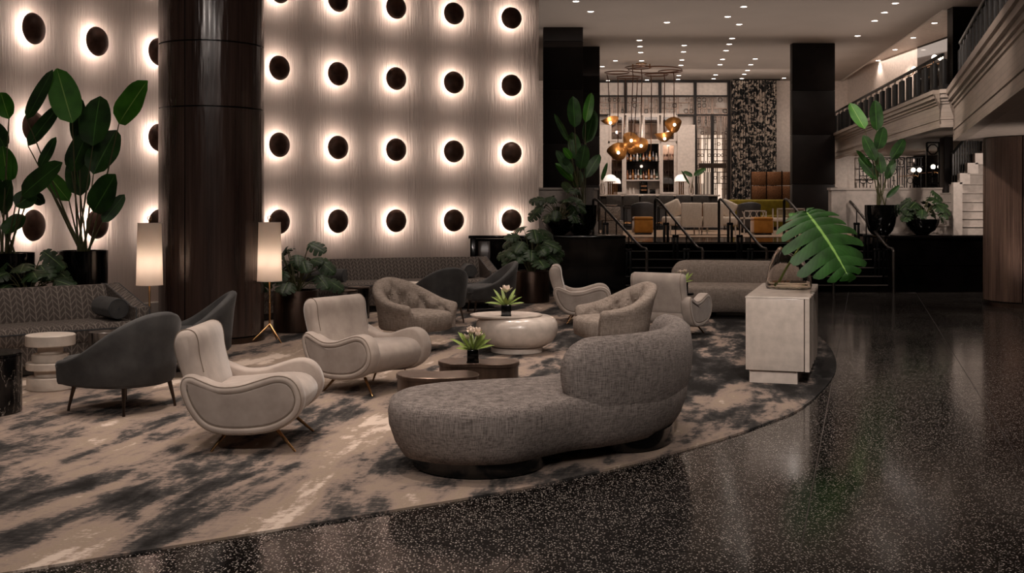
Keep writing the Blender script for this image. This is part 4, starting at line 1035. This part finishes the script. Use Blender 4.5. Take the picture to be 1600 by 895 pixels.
# ---- flower vases
def flowers(label, loc, s=.10, n=14, blooms=3, seed=1, spread=.2):
    rn = random.Random(seed); t = thing('flower_vase', label, 'vase', loc)
    MB().rbox(-s/2, s/2, -s/2, s/2, 0, s*1.15, .005, 2).build('vase', M_['black_gloss'], t)
    MB().rbox(-s/2-.003, s/2+.003, -s/2-.003, s/2+.003, 0, .012, .002, 1).build('glass_base', M_['glass'], t)
    for i in range(n):
        a = 2*pi*i/n+rn.uniform(-.2, .2); b = Vector((.02*cos(a), .02*sin(a), s*1.1)); el = rn.uniform(.0, 1.1)
        e = b+Vector((cos(a)*cos(el), sin(a)*cos(el), sin(el)+.15))*spread*rn.uniform(.7, 1.1)
        frame(b, e, Vector((0, -.5, 1)), leafmesh('paddle', (e-b).length, .035, .12, .3, n=5)).build('leaf', M_['cut_leaf'], t, ang=70)
    for k in range(blooms):
        a = 2*pi*k/max(blooms, 1)+.7; c = Vector((.045*cos(a)*(blooms > 1), .035*sin(a)*(blooms > 1), s*1.1+rn.uniform(.07, .13)))
        stem(Vector((0, 0, s)), c, .004).build('stem', M_['stem'], t)
        fl = MB(); fl.noflip = True
        for j in range(9):
            q = 2*pi*j/9*1.02+k; el = .9 if j % 2 else .45; ss = .05 if blooms > 1 else .085
            e = c+Vector((cos(q)*cos(el), sin(q)*cos(el), sin(el)))*ss
            m = frame(c, e, Vector((-cos(q), -sin(q), 1)), leafmesh('paddle', ss, ss*.75, -.2, .3, n=4)); b0 = len(fl.v)
            fl.v += m.v; fl.f += [tuple(x+b0 for x in f) for f in m.f]
        fb = fl.build('blossom', M_['petal'], t)
        MB().lathe([(.001, .002), (.008, .008), (.006, .02), (.001, .024)], 8, c).build('stamen', M_['stamen'], fb)
flowers('black cube vase of white flowers on the taller bronze table', (-.29, 8.25, .357), .085, 22, 5, 3, .15)
flowers('black cube vase with one white magnolia on the cream drum table', (-.06, 11.42, .398), .10, 18, 1, 4, .19)
sp = W(1070, 460, .45)
q = W(1072, 478, .40); t = thing('side_table', 'small dark side table hidden behind the rear-facing cream armchair', 'table', (2.21, 14.35, .012))
MB().lathe([(.11, 0), (.11, .02), (.03, .03), (.03, .37), (.14, .375), (.14, .40)], 28).build('pedestal', M_['black_metal'], t)
flowers('black cube vase with white flowers behind the rear-facing cream armchair', (2.21, 14.35, .412), .12, 10, 2, 5, .15)

# ================================================================== WALL LIGHTS
def dome():
    t = thing('wall_light', 'x', 'light')     # local: +y out of the wall
    mp = lambda a, b, c: (a, c, b)
    prof = [(.197, .085), (.200, .090), (.198, .097), (.185, .118), (.155, .143), (.11, .163), (.06, .174), (.002, .178)]
    inn = [(.002, .165), (.06, .162), (.11, .152), (.15, .134), (.178, .112), (.19, .092)]
    MB().lathe(inn+[(.197, .085)]+prof[1:], 40, mp=mp, cap0=False, cap1=False).build('dome', M_['dome'], t, ang=60)
    mb = MB(); mb.lathe([(.09, 0), (.09, .012)], 20, mp=mp)
    for k in range(3): mb.tube([(.082*cos(k*2.094), .01, .082*sin(k*2.094)), (.082*cos(k*2.094), .158, .082*sin(k*2.094))], .004, 5)
    mb.build('mount', M_['black_metal'], t)
    MB().tube([(.05*cos(k*pi/12), .135, .05*sin(k*pi/12)) for k in range(24)], .008, 6, True).build('light_ring', M_['led'], t)
    l = bpy.data.lights.new('halo_light', 'POINT'); l.energy = 14; l.color = (1, .85, .75); l.shadow_soft_size = .04
    for k in range(1):
        o = bpy.data.objects.new('halo_light', l); COL.objects.link(o); o.parent = t; o.location = (0, .105, 0)
    return t
rows = [(1.29, 'bottom row'), (2.53, 'second row from the floor'), (3.77, 'third row from the floor'), (5.01, 'top row')]
cols = ['beyond the left edge', 'leftmost column of lights in view', 'second column from the left', 'just left of the dark column', 'hidden behind the dark column', 'just right of the dark column', 'fourth column from the right end', 'third column from the right end', 'second column from the right end', 'rightmost column']
proto = None
for ci in range(10):
    phi = 111.3+(9-ci)*6.39
    for z, rn_ in rows:
        x, y = arc(phi, R0-.002); lab = 'bronze dome wall light, '+rn_+', '+cols[ci]
        loc = (x, y, z); rz = radians(phi+90)
        if proto is None:
            proto = dome(); proto.location = loc; proto.rotation_euler = (0, 0, rz); proto['label'] = lab; proto['group'] = 'bronze dome lights on the curved wall'
        else:
            r = proto.copy(); COL.objects.link(r); r.location = loc; r.rotation_euler = (0, 0, rz); r['label'] = lab
            for ch in list(proto.children): c = ch.copy(); COL.objects.link(c); c.parent = r

# ================================================================== CEILING LIGHTS
dl = None
def down(u, v, zc, lab, grp):
    global dl
    Y = (zc-EYE)*F/(HZ-v); x = (u-800)/F*Y
    if dl is None:
        dl = thing('downlight', lab, 'light', (x, Y, zc), 0, grp)
        MB().lathe([(.065, -.004), (.09, -.006), (.092, 0)], 20, cap0=False, cap1=False).build('trim_ring', M_['white_paint'], dl)
        MB().lathe([(.066, -.003), (.066, -.001)], 20).build('lens', M_['down'], dl)
    else: dup(dl, (x, Y, zc), 0, lab, grp)
ROWS = {'beside the left columns': [(900, 2), (923, 18), (1042, 35)],
 'above the chandelier': [(999, 63), (1000, 72.5), (1001, 82), (1002.5, 95), (961.5, 95), (1011, 125), (950, 126), (941, 104)],
 'between chandelier and centre': [(1069, 71), (1068, 81), (1065.5, 93.5), (1064, 102), (1060.5, 118), (1059.5, 124)],
 'down the centre of the ceiling': [(1162, 10.5), (1137, 26), (1155, 38), (1144, 60), (1139.5, 69), (1134.5, 79), (1129, 92.5), (1125, 101), (1118, 117), (1115, 123)],
 'toward the patterned curtain': [(1180, 92), (1173, 101), (1168, 110), (1163, 116), (1159, 122.5), (1225, 122)],
 'right of the black column': [(1399, 5), (1382, 19.5), (1366.5, 32.5), (1340, 56)]}
ordn = ['nearest', 'second nearest', 'third nearest', 'fourth nearest', 'fifth nearest', 'sixth nearest', 'seventh nearest', 'eighth nearest', 'ninth nearest', 'tenth nearest']
for rname, ps in ROWS.items():
    for i, (u, v) in enumerate(sorted(ps, key=lambda q: q[1])): down(u, v, CEIL, 'round recessed ceiling downlight, '+ordn[i]+' in the run '+rname, 'recessed ceiling downlights')
for i, (u, v) in enumerate([(1460, 36), (1427, 59), (1398.5, 77.5), (1372, 94.5)]):
    down(u, v, 6.05, 'small downlight over the far balcony, '+ordn[i], 'downlights over the balcony')
    Y = (6.05-EYE)*F/(HZ-v); spot((u-800)/F*Y, Y, 6.0, 60, 100, r=.05)

# ================================================================== BAR
YB = 36.9
def bx(mb, u0, u1, v0, v1, Y=YB, d=.1, o=Vector((0, 0, 0))):
    a = A(u0, v1, Y)-o; b = A(u1, v0, Y)-o; mb.box(a.x, b.x, a.y, a.y+d, a.z, b.z); return mb
O = A(938, 330, YB); O.z = ZP
t = thing('lattice_screen', 'dark timber frame with cream panels and geometric lattice across the bar wall', 'screen', O)
posts = [935, 977.7, 1031.5, 1086.5, 1139]
for u in posts: bx(MB(), u-2.2, u+2.2, 127, 180 if u < 1080 else 325, YB-.12, .12, O).build('post', M_['wood_dark'], t, False)
for v in (127.5, 150, 179.5): bx(MB(), 934, 1141, v-1.3, v+1.3, YB-.13, .1, O).build('beam', M_['wood_dark'], t, False)
for i in range(4):
    bx(MB(), posts[i]+2.2, posts[i+1]-2.2, 129, 149, YB-.04, .03, O).build('cream_panel', M_['cream_paint'], t, False)
    a = A(posts[i]+2.2, 178, YB-.1)-O; b = A(posts[i+1]-2.2, 151.5, YB-.1)-O; m = (a.x+b.x)/2
    lattice(t, a.x, m-.02, a.z, b.z, 3, 3, a.y, .014, M_['dark_metal'], i, 'lattice_panel')
    lattice(t, m+.02, b.x, a.z, b.z, 3, 3, a.y, .014, M_['dark_metal'], i+50, 'lattice_panel')
t = thing('lattice_door', 'tall geometric lattice door with frosted panes right of the bar shelves', 'door', O)
a = A(1089, 330, YB-.1)-O; b = A(1137, 181, YB-.1)-O; m = (a.x+b.x)/2
for q, (x0, x1) in enumerate(((a.x, m-.04), (m+.04, b.x))): lattice(t, x0, x1, 0, b.z, 4, 10, a.y, .014, M_['dark_metal'], 70+q, 'door_leaf')
MB().box(m-.05, m+.05, a.y-.03, a.y+.04, 0, b.z).build('stile', M_['wood_dark'], t, False)
MB().box(m-.45, m+.45, a.y-.04, a.y, 2.0, 2.16).build('push_plate', M_['dark_metal'], t, False)
MB().box(m-.35, m+.35, a.y+.1, a.y+.12, .9, 3.1).build('lit_pane', emit('lit pane', (1, .72, .52, 1), .55), t, False)
# shelves unit
t = thing('bar_cabinet', 'cream back-bar cabinet with four glazed upper doors and a bottle niche', 'cabinet', A(1004, 305, YB-.45))
o = t.location.copy(); Yc = YB-.45
mb = MB(); bx(mb, 950, 1058, 178, 305, YB-.12, .1, o); cab = mb.build('back', M_['cream_paint'], t, False)
for u0, u1, v0, v1 in ((950, 952.5, 178, 305), (1056, 1058.5, 178, 305), (950, 1058, 177, 180), (950, 1058, 220.5, 224), (975, 978.7, 221, 305), (1031, 1033, 221, 305), (978, 1032, 280.5, 282.5), (950, 1058, 303, 305)):
    bx(MB(), u0, u1, v0, v1, Yc, .36, o).build('carcass_panel', M_['cream_paint'], t, False)
def gdoor(u0, u1, v0, v1):
    mb = MB(); w_ = 3.0
    bx(mb, u0, u0+w_, v0, v1, Yc-.03, .04, o); bx(mb, u1-w_, u1, v0, v1, Yc-.03, .04, o); bx(mb, u0+w_, u1-w_, v0, v0+w_, Yc-.03, .04, o); bx(mb, u0+w_, u1-w_, v1-w_, v1, Yc-.03, .04, o)
    d = mb.build('door', M_['cream_paint'], t, False)
    bx(MB(), u0+w_, u1-w_, v0+w_, v1-w_, Yc, .01, o).build('glass_pane', M_['pane'], d, False)
    mb = MB(); bx(mb, (u0+u1)/2-.3, (u0+u1)/2+.3, v0+w_, v1-w_, Yc-.02, .02, o)
    for k in (1, 2): v = v0+(v1-v0)*k/3; bx(mb, u0+w_, u1-w_, v-.3, v+.3, Yc-.02, .02, o)
    mb.build('muntins', M_['dark_metal'], d, False)
    for k in (1, 2):
        v = v0+(v1-v0)*k/3; bx(MB(), u0+1, u1-1, v-.4, v+.4, Yc+.05, .28, o).build('shelf', M_['wood_warm'], d, False)
for u0, u1, v0, v1 in ((952.5, 975, 180, 220.5), (978.7, 1002.5, 180, 220.5), (1004.5, 1030, 180, 220.5), (1033, 1056, 180, 220.5), (952.5, 975, 224, 303), (1033, 1056, 224, 303)): gdoor(u0, u1, v0, v1)
bx(MB(), 978.7, 1031, 224, 280.5, Yc+.28, .02, o).build('niche_back', M_['mirror'], t, False)
bx(MB(), 979, 1031, 252, 252.8, Yc+.1, .2, o).build('glass_shelf', M_['mirror'], t, False)
for u in (966, 1004, 1044): 
    p = A(u, 226, Yc+.15); l = bpy.data.lights.new('shelf_fill', 'POINT'); l.energy = 16; l.color = WARM; l.shadow_soft_size = .05  # added point lights that brighten the bar niche and shelves
    lo = bpy.data.objects.new('shelf_fill', l); COL.objects.link(lo); lo.location = p
for p_ in ((1004, 252.5), (1004, 200), (964, 200), (1044, 200)):
    p = A(p_[0], p_[1]+2, Yc+.12); l = bpy.data.lights.new('shelf_fill', 'POINT'); l.energy = 5; l.color = WARM; l.shadow_soft_size = .05
    lo = bpy.data.objects.new('shelf_fill', l); COL.objects.link(lo); lo.location = p+Vector((0, 0, -.1))
bcol = [simple('bottle '+h, h, .15) for h in ('2c1810', '6b3a1c', '14301c', '9a9088', '3c3c40', '8c5a2c')]
rn = random.Random(5)
bd = ['dark', 'amber', 'green', 'pale', 'grey', 'copper']
where = {280.3: 'on the main shelf of the bottle niche', 251.8: 'on the upper shelf of the bottle niche'}
cnt = {}
for vs, n in ((280.3, 12), (251.8, 10)):
    for i in range(n):
        k = (i*5+(vs > 260)) % 6; p = A(980.5+i*(50/n), vs, Yc+.14); s = rn.uniform(.85, 1.15)
        cnt[(vs, k)] = cnt.get((vs, k), 0)+1
        tb = thing('bottle', bd[k]+' glass bottle '+where[vs]+(', leftmost' if i == 0 else ', rightmost' if i == n-1 else f', {ordn[i-1].replace("nearest", "").strip() or "next"} after the left one' if i < 4 else f', {"middle left" if i < n/2 else "middle right"} part'), 'bottle', p, 0, 'bottles in the bar niche')
        MB().lathe([(.036, 0), (.038, .01), (.038, .17*s), (.014, .22*s), (.013, .29*s), (.015, .3*s)], 10).build('glass', bcol[k], tb)
        MB().lathe([(.039, .05), (.039, .13*s)], 10, cap0=False, cap1=False).build('paper_label', M_['cream_paint'] if i % 2 else M_['bronze_tile'], tb)
for i, u in enumerate((984, 990)):
    p = A(u, 302.8, Yc+.1); tb = thing('decanter', 'small decanter in the lower niche, the '+('left' if i == 0 else 'right')+' one', 'decanter', p); MB().lathe([(.04, 0), (.045, .06), (.012, .14), (.014, .2)], 12).build('body', M_['cream_gloss'], tb)
p = A(1006, 302.8, Yc+.06); tb = thing('coffee_machine', 'black machine with red-lit trays in the lower niche', 'machine', p)
MB().rbox(-.13, .13, 0, .2, 0, .42, .01, 2).build('body', M_['black_gloss'], tb)
for k in (0, 1): MB().box(-.09, .09, -.01, 0, .1+.13*k, .15+.13*k).build('tray', M_['bronze_tile'], tb, False)
p = A(1020, 302.8, Yc+.06); tb = thing('box', 'small black box in the lower niche', 'box', p); MB().rbox(-.09, .09, 0, .15, 0, .16, .01, 2).build('case', M_['black_gloss'], tb); MB().rbox(-.095, .095, -.005, .155, .13, .165, .01, 2).build('lid', M_['bronze'], tb)
for g, (u0, u1) in enumerate(((954, 974), (1035, 1055))):
    for r_i, v in enumerate((249.5, 276, 302)):
        for k in range(4):
            p = A(u0+3+k*4.6, v, Yc+.2)
            tb = thing('wine_glass', 'stem glass behind the '+('left' if g == 0 else 'right')+' tall glazed door, '+('upper', 'middle', 'lower')[r_i]+' shelf, '+('leftmost', 'second from left', 'third from left', 'rightmost')[k], 'glass', p, 0, 'stemware, '+('left' if g == 0 else 'right')+' door, shelf '+('upper', 'middle', 'lower')[r_i])
            MB().lathe([(.03, 0), (.004, .01), (.004, .09), (.032, .13), (.03, .19)], 8).build('body', bcol[1 if k % 2 else 3], tb)
# side walls of the bar
struct(bx(MB(), 1058.5, 1086, 195, 330, YB-.5, .5).build('wall_panel_right', M_['cream_paint'], None, False))
struct(bx(MB(), 936, 950, 195, 330, YB-.5, .5).build('wall_panel_left', M_['cream_paint'], None, False))
# counter
t = thing('bar_counter', 'long bar counter with pale stone top and grey ribbed front', 'counter', A(1030, 303.5, 34.6)); o = t.location.copy(); o.z = ZP; t.location = o
a = A(936, 303.5, 34.6)-o; b = A(1125, 303.5, 34.6)-o
MB().rbox(a.x, b.x, -.05, .55, 1.04, 1.09, .01, 2).build('worktop', M_['cream_gloss'], t)
MB().box(a.x+.05, b.x-.05, .1, .5, 0, 1.04).build('body', M_['bar_front'], t, False)
nb = 18
for i in range(nb): MB().rbox(a.x+.06+(b.x-a.x-.12)*i/nb, a.x+.04+(b.x-a.x-.12)*(i+1)/nb, .07, .11, .1, 1.02, .01, 1).build('front_panel', M_['bar_front'], t)
MB().tube([(a.x+.1, 0, .2), (b.x-.1, 0, .2)], .02, 8).build('foot_rail', M_['brass'], t)
stp = None
for i, u in enumerate((958, 985, 1012, 1039, 1066, 1093)):
    p = A(u, 340, 33.8); p.z = ZP; lab = 'grey upholstered bar stool, '+('first', 'second', 'third', 'fourth', 'fifth', 'last')[i]+' from the left along the counter'
    if stp is None:
        stp = thing('bar_stool', lab, 'stool', p, 0, 'bar stools')
        MB().rbox(-.22, .22, -.22, .22, .66, .76, .04, 3).build('seat', M_['bar_front'], stp); MB().rbox(-.23, .23, -.25, -.18, .74, 1.06, .03, 3).build('backrest', M_['grey_velvet'], stp)
        for x in (-.19, .19):
            for y in (-.19, .19): MB().tube([(x, y, .68), (x*1.05, y*1.05, 0)], .014, 6).build('leg', M_['black_metal'], stp)
        MB().tube([(-.19, -.19, .25), (.19, -.19, .25), (.19, .19, .25), (-.19, .19, .25)], .01, 5, True).build('foot_ring', M_['brass'], stp)
    else: dup(stp, p, 0, lab, 'bar stools')
def dome_lamp(lab, u, v=303.5, Y=34.85, s=1):
    p = A(u, v, Y); p.z = ZP+1.09; t = thing('table_lamp', lab, 'lamp', p)
    for x in (-.06, .0, .06): MB().tube([(x*s, 0, 0), (x*s, 0, .42*s)], .022*s, 8).build('column', M_['brass'], t)
    MB().lathe([(.13*s, 0), (.13*s, .015*s)], 20).build('base', M_['brass'], t)
    MB().lathe([(.17*s, .40*s), (.17*s, .42*s)], 20).build('tray', M_['brass'], t)
    MB().lathe([(.215*s, .42*s), (.21*s, .49*s), (.18*s, .56*s), (.12*s, .615*s), (.05*s, .635*s), (.001, .64*s)], 28).build('lamp_shade', M_['marble_glow'], t)
dome_lamp('marble dome table lamp at the left end of the bar', 953.5)
dome_lamp('smaller dome table lamp just behind the left one', 961, Y=35.0, s=.85)
dome_lamp('marble dome table lamp at the right end of the bar', 1064.5)
def leafvase(lab, u, Y, specs, v=303.5, z=ZP+1.09):
    p = A(u, v, Y); p.z = z; t = thing('leaf_vase', lab, 'vase', p)
    MB().lathe([(.06, 0), (.08, .02), (.09, .2), (.05, .34), (.045, .36), (.04, .34), (.08, .2), (.07, .03)], 16).build('glass', M_['glass'], t)
    for tu, tv, bu, bv, wd in specs:
        b = A(bu, bv, Y)-p; e = A(tu, tv, Y-.1)-p
        frame(b, e, Vector((.1, -1, .4)), leafmesh('paddle', (e-b).length, wd/F*Y, .05, .25)).build('leaf', M_['leaf'], t, ang=70); stem(Vector((0, 0, .05)), b, .01).build('stem', M_['stem'], t)
leafvase('glass vase with three large leaves on the right end of the bar', 1080, 34.7, [(1103, 263, 1084, 274, 9), (1068, 268, 1082, 275, 8), (1065, 266, 1077, 288, 4)])
leafvase('glass vase with one tall leaf on the left end of the bar', 941, 34.7, [(949, 254, 940, 282, 7)])
# patterned curtain and bronze screen
t = thing('curtain', 'floor-length black and cream leaf-patterned curtain', 'curtain', A(1178, 330, YB-.35)); o = t.location.copy(); o.z = ZP; t.location = o
for i in range(4):
    a = A(1143+i*17.6, 330, YB-.35)-o; b = A(1143+(i+1)*17.6, 330, YB-.35)-o; n = 28; ring = [[], []]
    rings = [[(a.x+(b.x-a.x)*j/n, .07*sin(j*2*pi/7+i), z) for z in (0.02, 4.88)]+[(a.x+(b.x-a.x)*j/n, .07*sin(j*2*pi/7+i)+.012, z) for z in (4.88, .02)] for j in range(n+1)]
    MB().loft(rings).build('drape', M_['curtain'], t, ang=60)
MB().tube([(A(1142, 126, YB-.35)-o).xz.to_3d().xzy if False else Vector(((A(1142, 330, YB)-o).x, 0, 4.9)), Vector(((A(1215, 330, YB)-o).x, 0, 4.9))], .02, 8).build('rail', M_['black_metal'], t)
t = thing('bronze_screen', 'bronze mesh screen of square tiles beside the patterned curtain', 'screen', A(1203, 330, 34.4)); o = t.location.copy(); o.z = ZP; t.location = o
for i in range(4):
    for j in range(4):
        a = (A(1173.5, 320, 34.4)-o).x+i*.48; z = .05+j*.44
        MB().rbox(a+.012, a+.468, 0, .05, z+.01, z+.43, .01, 2).build('tile', M_['bronze_tile'], t)
a0 = (A(1173.5, 320, 34.4)-o).x
for i in range(5): MB().box(a0+i*.48-.012, a0+i*.48+.012, -.01, .06, 0, 1.83).build('frame_bar', M_['black_metal'], t, False)
# bar furniture
def ottoman(lab, u0, u1, v1, hpx):
    Y = (EYE-ZP-.012)*F/(v1-HZ); s = (u1-u0)/F*Y; p = Vector(((u0+u1)/2-800, 0, 0))/F*Y; p.y = Y+s/2; p.x *= (Y+s/2)/Y; p.z = ZP+.012
    t = thing('ottoman', lab, 'stool', p); h = hpx/F*Y
    MB().rbox(-s/2+.03, s/2-.03, -s/2+.03, s/2-.03, 0, .05, .01, 2).build('plinth', M_['black_gloss'], t)
    MB().rbox(-s/2, s/2, -s/2, s/2, .045, h*.82, .03, 4).build('body', M_['mustard'], t); MB().rbox(-s/2-.004, s/2+.004, -s/2-.004, s/2+.004, h*.8, h, .045, 4).build('cushion', M_['mustard'], t)
ottoman('mustard velvet cube ottoman at left, behind the second handrail', 989.5, 1019, 366.5, 28)
ottoman('mustard velvet cube ottoman at right, behind the third handrail', 1175, 1205, 367, 28)
def barrel(lab, u, v, w_):
    Y = 29.8; p = Vector(((u-800)/F*Y, Y, ZP+.012)); t = thing('barrel_chair', lab, 'chair', p, radians(90)); 
    shell(t, .30, .30, .2, .09, .82, .74, .12, M_['bar_front'], flare=.02, name='shell'); MB().lathe([(.25, 0), (.25, .12)], 24).build('base', M_['black_metal'], t); MB().lathe([(.24, .12), (.26, .4), (.22, .45)], 24).build('seat', M_['bar_front'], t)
barrel('dark grey ribbed barrel chair behind the left mustard ottoman', 1004, 318, 30)
barrel('dark grey ribbed barrel chair behind the right mustard ottoman', 1170, 318, 30)
def slat_table(lab, u0, u1, vtop, vbot):
    Y = (EYE-ZP-.012)*F/(vbot-HZ)+.3; a = A(u0, vtop, Y); b = A(u1, vtop, Y); w_ = b.x-a.x; h = a.z-ZP-.012
    t = thing('side_chair', lab, 'chair', ((a.x+b.x)/2, Y, ZP+.012)); 
    MB().box(-w_/2, w_/2, 0, .03, h-.03, h).build('top_rail', M_['cream_gloss'], t, False)
    for x in (-w_/2, w_/2-.03): MB().box(x, x+.03, 0, .03, 0, h).build('leg', M_['cream_gloss'], t, False); MB().box(x, x+.03, .45, .48, 0, h*.7).build('leg', M_['cream_gloss'], t, False)
    MB().box(-w_/2, w_/2, 0, .48, .38, .42).build('seat', M_['white_fabric'], t, False)
    for k in range(7):
        x = -w_/2+w_*(k+.5)/7; MB().tube([(x, .015, .42), (x+(.08 if k % 2 else -.08), .015, h-.02)], .010, 5).build('slat', M_['cream_gloss'], t)
slat_table('white slat-back chair behind the left mustard ottoman', 990, 1018, 328.5, 363)
slat_table('white slat-back chair left of the right mustard ottoman', 1162, 1198, 328.5, 366)
def loveseat(lab, u0, u1, side):
    Y = 26.9; a = A(u0, 320, Y); b = A(u1, 320, Y); w_ = b.x-a.x
    t = thing('loveseat', lab, 'sofa', ((a.x+b.x)/2, Y, ZP+.0)); x0, x1 = -w_/2, w_/2
    MB().rbox(x0, x1, 0, .85, .24, .46, .05, 3).build('seat', M_['white_fabric'], t)
    bx0, bx1 = (x0+.36, x1) if side < 0 else (x0, x1-.36)
    MB().rbox(bx0, bx1, -.06, .06, .22, .80, .03, 3).build('backrest', M_['white_fabric'], t)
    MB().box(bx0, bx1, -.07, .04, .2, .235).build('seat_rail', M_['cream_gloss'], t, False)
    for x in (x0+.1, x1-.06):
        for y in (0, .75): MB().tube([(x, y, .24), (x, y, 0)], [.022, .014], 8).build('leg', M_['cream_gloss'], t)
    pl = thing('throw_pillow', 'ivory pillow on the '+('left' if side < 0 else 'right')+' loveseat', 'pillow', ((a.x+b.x)/2+side*.13, Y+.22, ZP+.47))
    M = Matrix.Rotation(radians(25*side), 4, 'Y'); MB().rbox(-.2, .2, -.05, .07, .0, .40, .06, 4, M).build('cover', M_['white_fabric'], pl)
    MB().tube([M @ Vector(q) for q in ((-.2, .01, .03), (-.2, .01, .38), (.2, .01, .38), (.2, .01, .03))], .006, 5).build('piping', M_['cream_gloss'], pl)
loveseat('ivory armless loveseat section at left, seen from behind', 1041, 1096.5, -1)
loveseat('ivory armless loveseat section at right, seen from behind', 1098.5, 1153, 1)
t = thing('banquette', 'olive velvet banquette along the bronze screen', 'sofa', ((1190-800)/F*33.2, 33.2, ZP+.012))
a = (1141-800)/F*33.2-t.location.x; b = (1238-800)/F*33.2-t.location.x
MB().rbox(a, b, .25, .45, 0, .92, .06, 3).build('backrest', M_['olive'], t); MB().rbox(a, b, -.3, .3, .1, .45, .05, 3).build('seat', M_['olive'], t); MB().box(a+.05, b-.05, -.25, .3, 0, .1).build('plinth', M_['black_gloss'], t, False)
t = thing('woven_chair', 'white woven cord armchair behind the giant leaf', 'chair', ((1236-800)/F*28.5, 28.5, ZP)); 
for x in (-.36, .33):
    for y in (0, .5): MB().box(x, x+.03, y, y+.03, 0, .66).build('leg', M_['cream_gloss'], t, False)
MB().rbox(-.36, .36, 0, .53, .32, .42, .03, 2).build('seat', M_['white_fabric'], t)
MB().box(-.36, .36, 0, .03, .64, .67).build('top_rail', M_['cream_gloss'], t, False)
for k in range(22): MB().tube([(-.34+k*.0325, .015, .4), (-.34+k*.0325, .015, .65)], .006, 4).build('cord', M_['white_fabric'], t)
t = thing('stone_pedestal', 'speckled terrazzo pedestal behind the leftmost handrail', 'table', ((955-800)/F*27.5, 27.5, ZP+.0))
MB().rbox(-.2, .3, 0, .5, .0, .36, .01, 2).build('lower_block', M_['speckle'], t); MB().rbox(-.27, .23, -.02, .45, .365, .70, .01, 2).build('upper_block', M_['speckle'], t)
t = thing('plate', 'pale dish on the speckled pedestal', 'dish', ((955-800)/F*27.5, 27.65, ZP+.70)); MB().lathe([(.08, 0), (.15, .03), (.17, .05), (.165, .052), (.1, .02), (.001, .015)], 20).build('rim', M_['cream_gloss'], t)
t = thing('brass_stool', 'low round bronze chair back behind the loveseats', 'chair', ((1105-800)/F*31.5, 31.5, ZP+.012)); shell(t, .3, .3, .2, .05, .8, .7, .3, M_['brass'], flare=.03); MB().lathe([(.2, 0), (.03, .02), (.03, .3), (.27, .33), (.27, .4)], 20).build('seat', M_['olive'], t)

# ---- chandelier
YC = 32.6
t = thing('chandelier', 'brass ring chandelier with hanging curled shell shades over the bar lounge', 'light', A(1002, 104, YC)); o = t.location.copy()
def ringu(u0, u1, v, dv, nm='ring'):
    a = A(u0, v, YC)-o; b = A(u1, v, YC)-o; cx = (a.x+b.x)/2; R = (b.x-a.x)/2
    MB().tube([(cx+R*cos(k*pi/18), (R)*sin(k*pi/18), a.z) for k in range(36)], .018, 6, True).build(nm, M_['copper_dark'], t)
    return cx, R, a.z
for q in ((977, 1018, 105.5, 0), (982, 1065, 109, 0), (945, 983, 113.5, 0), (963, 1001, 121, 0), (1007, 1044, 117, 0), (1029, 1066, 111.5, 0)): ringu(*q)
MB().lathe([(.16, 0), (.16, .03)], 20, (0, 0, CEIL-o.z-.03)).build('canopy', M_['brass'], t)
for dx in (-.25, .25): MB().tube([(dx, 0, CEIL-o.z-.02), (dx, 0, -.05)], .02, 6).build('rod', M_['brass'], t)
PEND = [(948, 117, 952, 190, 'flat'), (965, 118, 966.5, 235, 'shell'), (977, 122, 975, 215, 'x'), (988, 107, 985, 217, 'round'), (996, 121, 992, 226, 'round'), (1002, 108, 1001, 225, 'round'), (1016, 118, 1015, 240, 'x'), (1038, 113, 1039, 213, 'flat2'), (1052, 112, 1053, 192, 'round')]
for i, (u0, v0, u1, v1, kd) in enumerate(PEND):
    dy = (-.25, .2, .1, -.1, .3, 0, -.3, .2, 0)[i]
    a = A(u0, v0, YC)-o; b = A(u1, v1-3, YC)-o; a.y = dy*.4; b.y = dy
    MB().tube([a, a.lerp(b, .1)+Vector((.02, 0, 0)), b], .014, 5).build('cable', M_['copper_dark'], t)
    if kd == 'x': continue
    sh = MB(); sh.noflip = True; R = {'flat': .26, 'flat2': .28, 'shell': .30, 'round': .24}[kd]; c = b+Vector((0, 0, -.12))
    rr = random.Random(i+3); tl = Matrix.Rotation(radians({'flat': 80, 'flat2': 65, 'shell': 30, 'round': 12}[kd]), 3, 'X') @ Matrix.Rotation(rr.uniform(-.6, .6), 3, 'Y')
    rings = []
    for q in range(6):
        f = q/5; rings.append([c+tl @ Vector((R*f*cos(k*pi/12)*(1+.12*sin(3*k*pi/12)), .16*f*f+.05*f*sin(2*k*pi/12+i)-.05, R*f*sin(k*pi/12))) for k in range(24)])
    sh.loft(rings, cap0=True, cap1=False); sd = sh.build('shade', M_['shell'], t, ang=80)
    MB().lathe([(.001, -.05), (.035, -.03), (.045, 0), (.03, .04), (.001, .05)], 12, c+Vector((0, -.12, 0))).build('bulb', M_['bulb'], sd)
    l = bpy.data.lights.new('pendant_light', 'POINT'); l.energy = 5; l.color = (1, .7, .48); l.shadow_soft_size = .05
    lo = bpy.data.objects.new('pendant_light', l); COL.objects.link(lo); lo.parent = t; lo.location = c+Vector((0, -.25, 0))
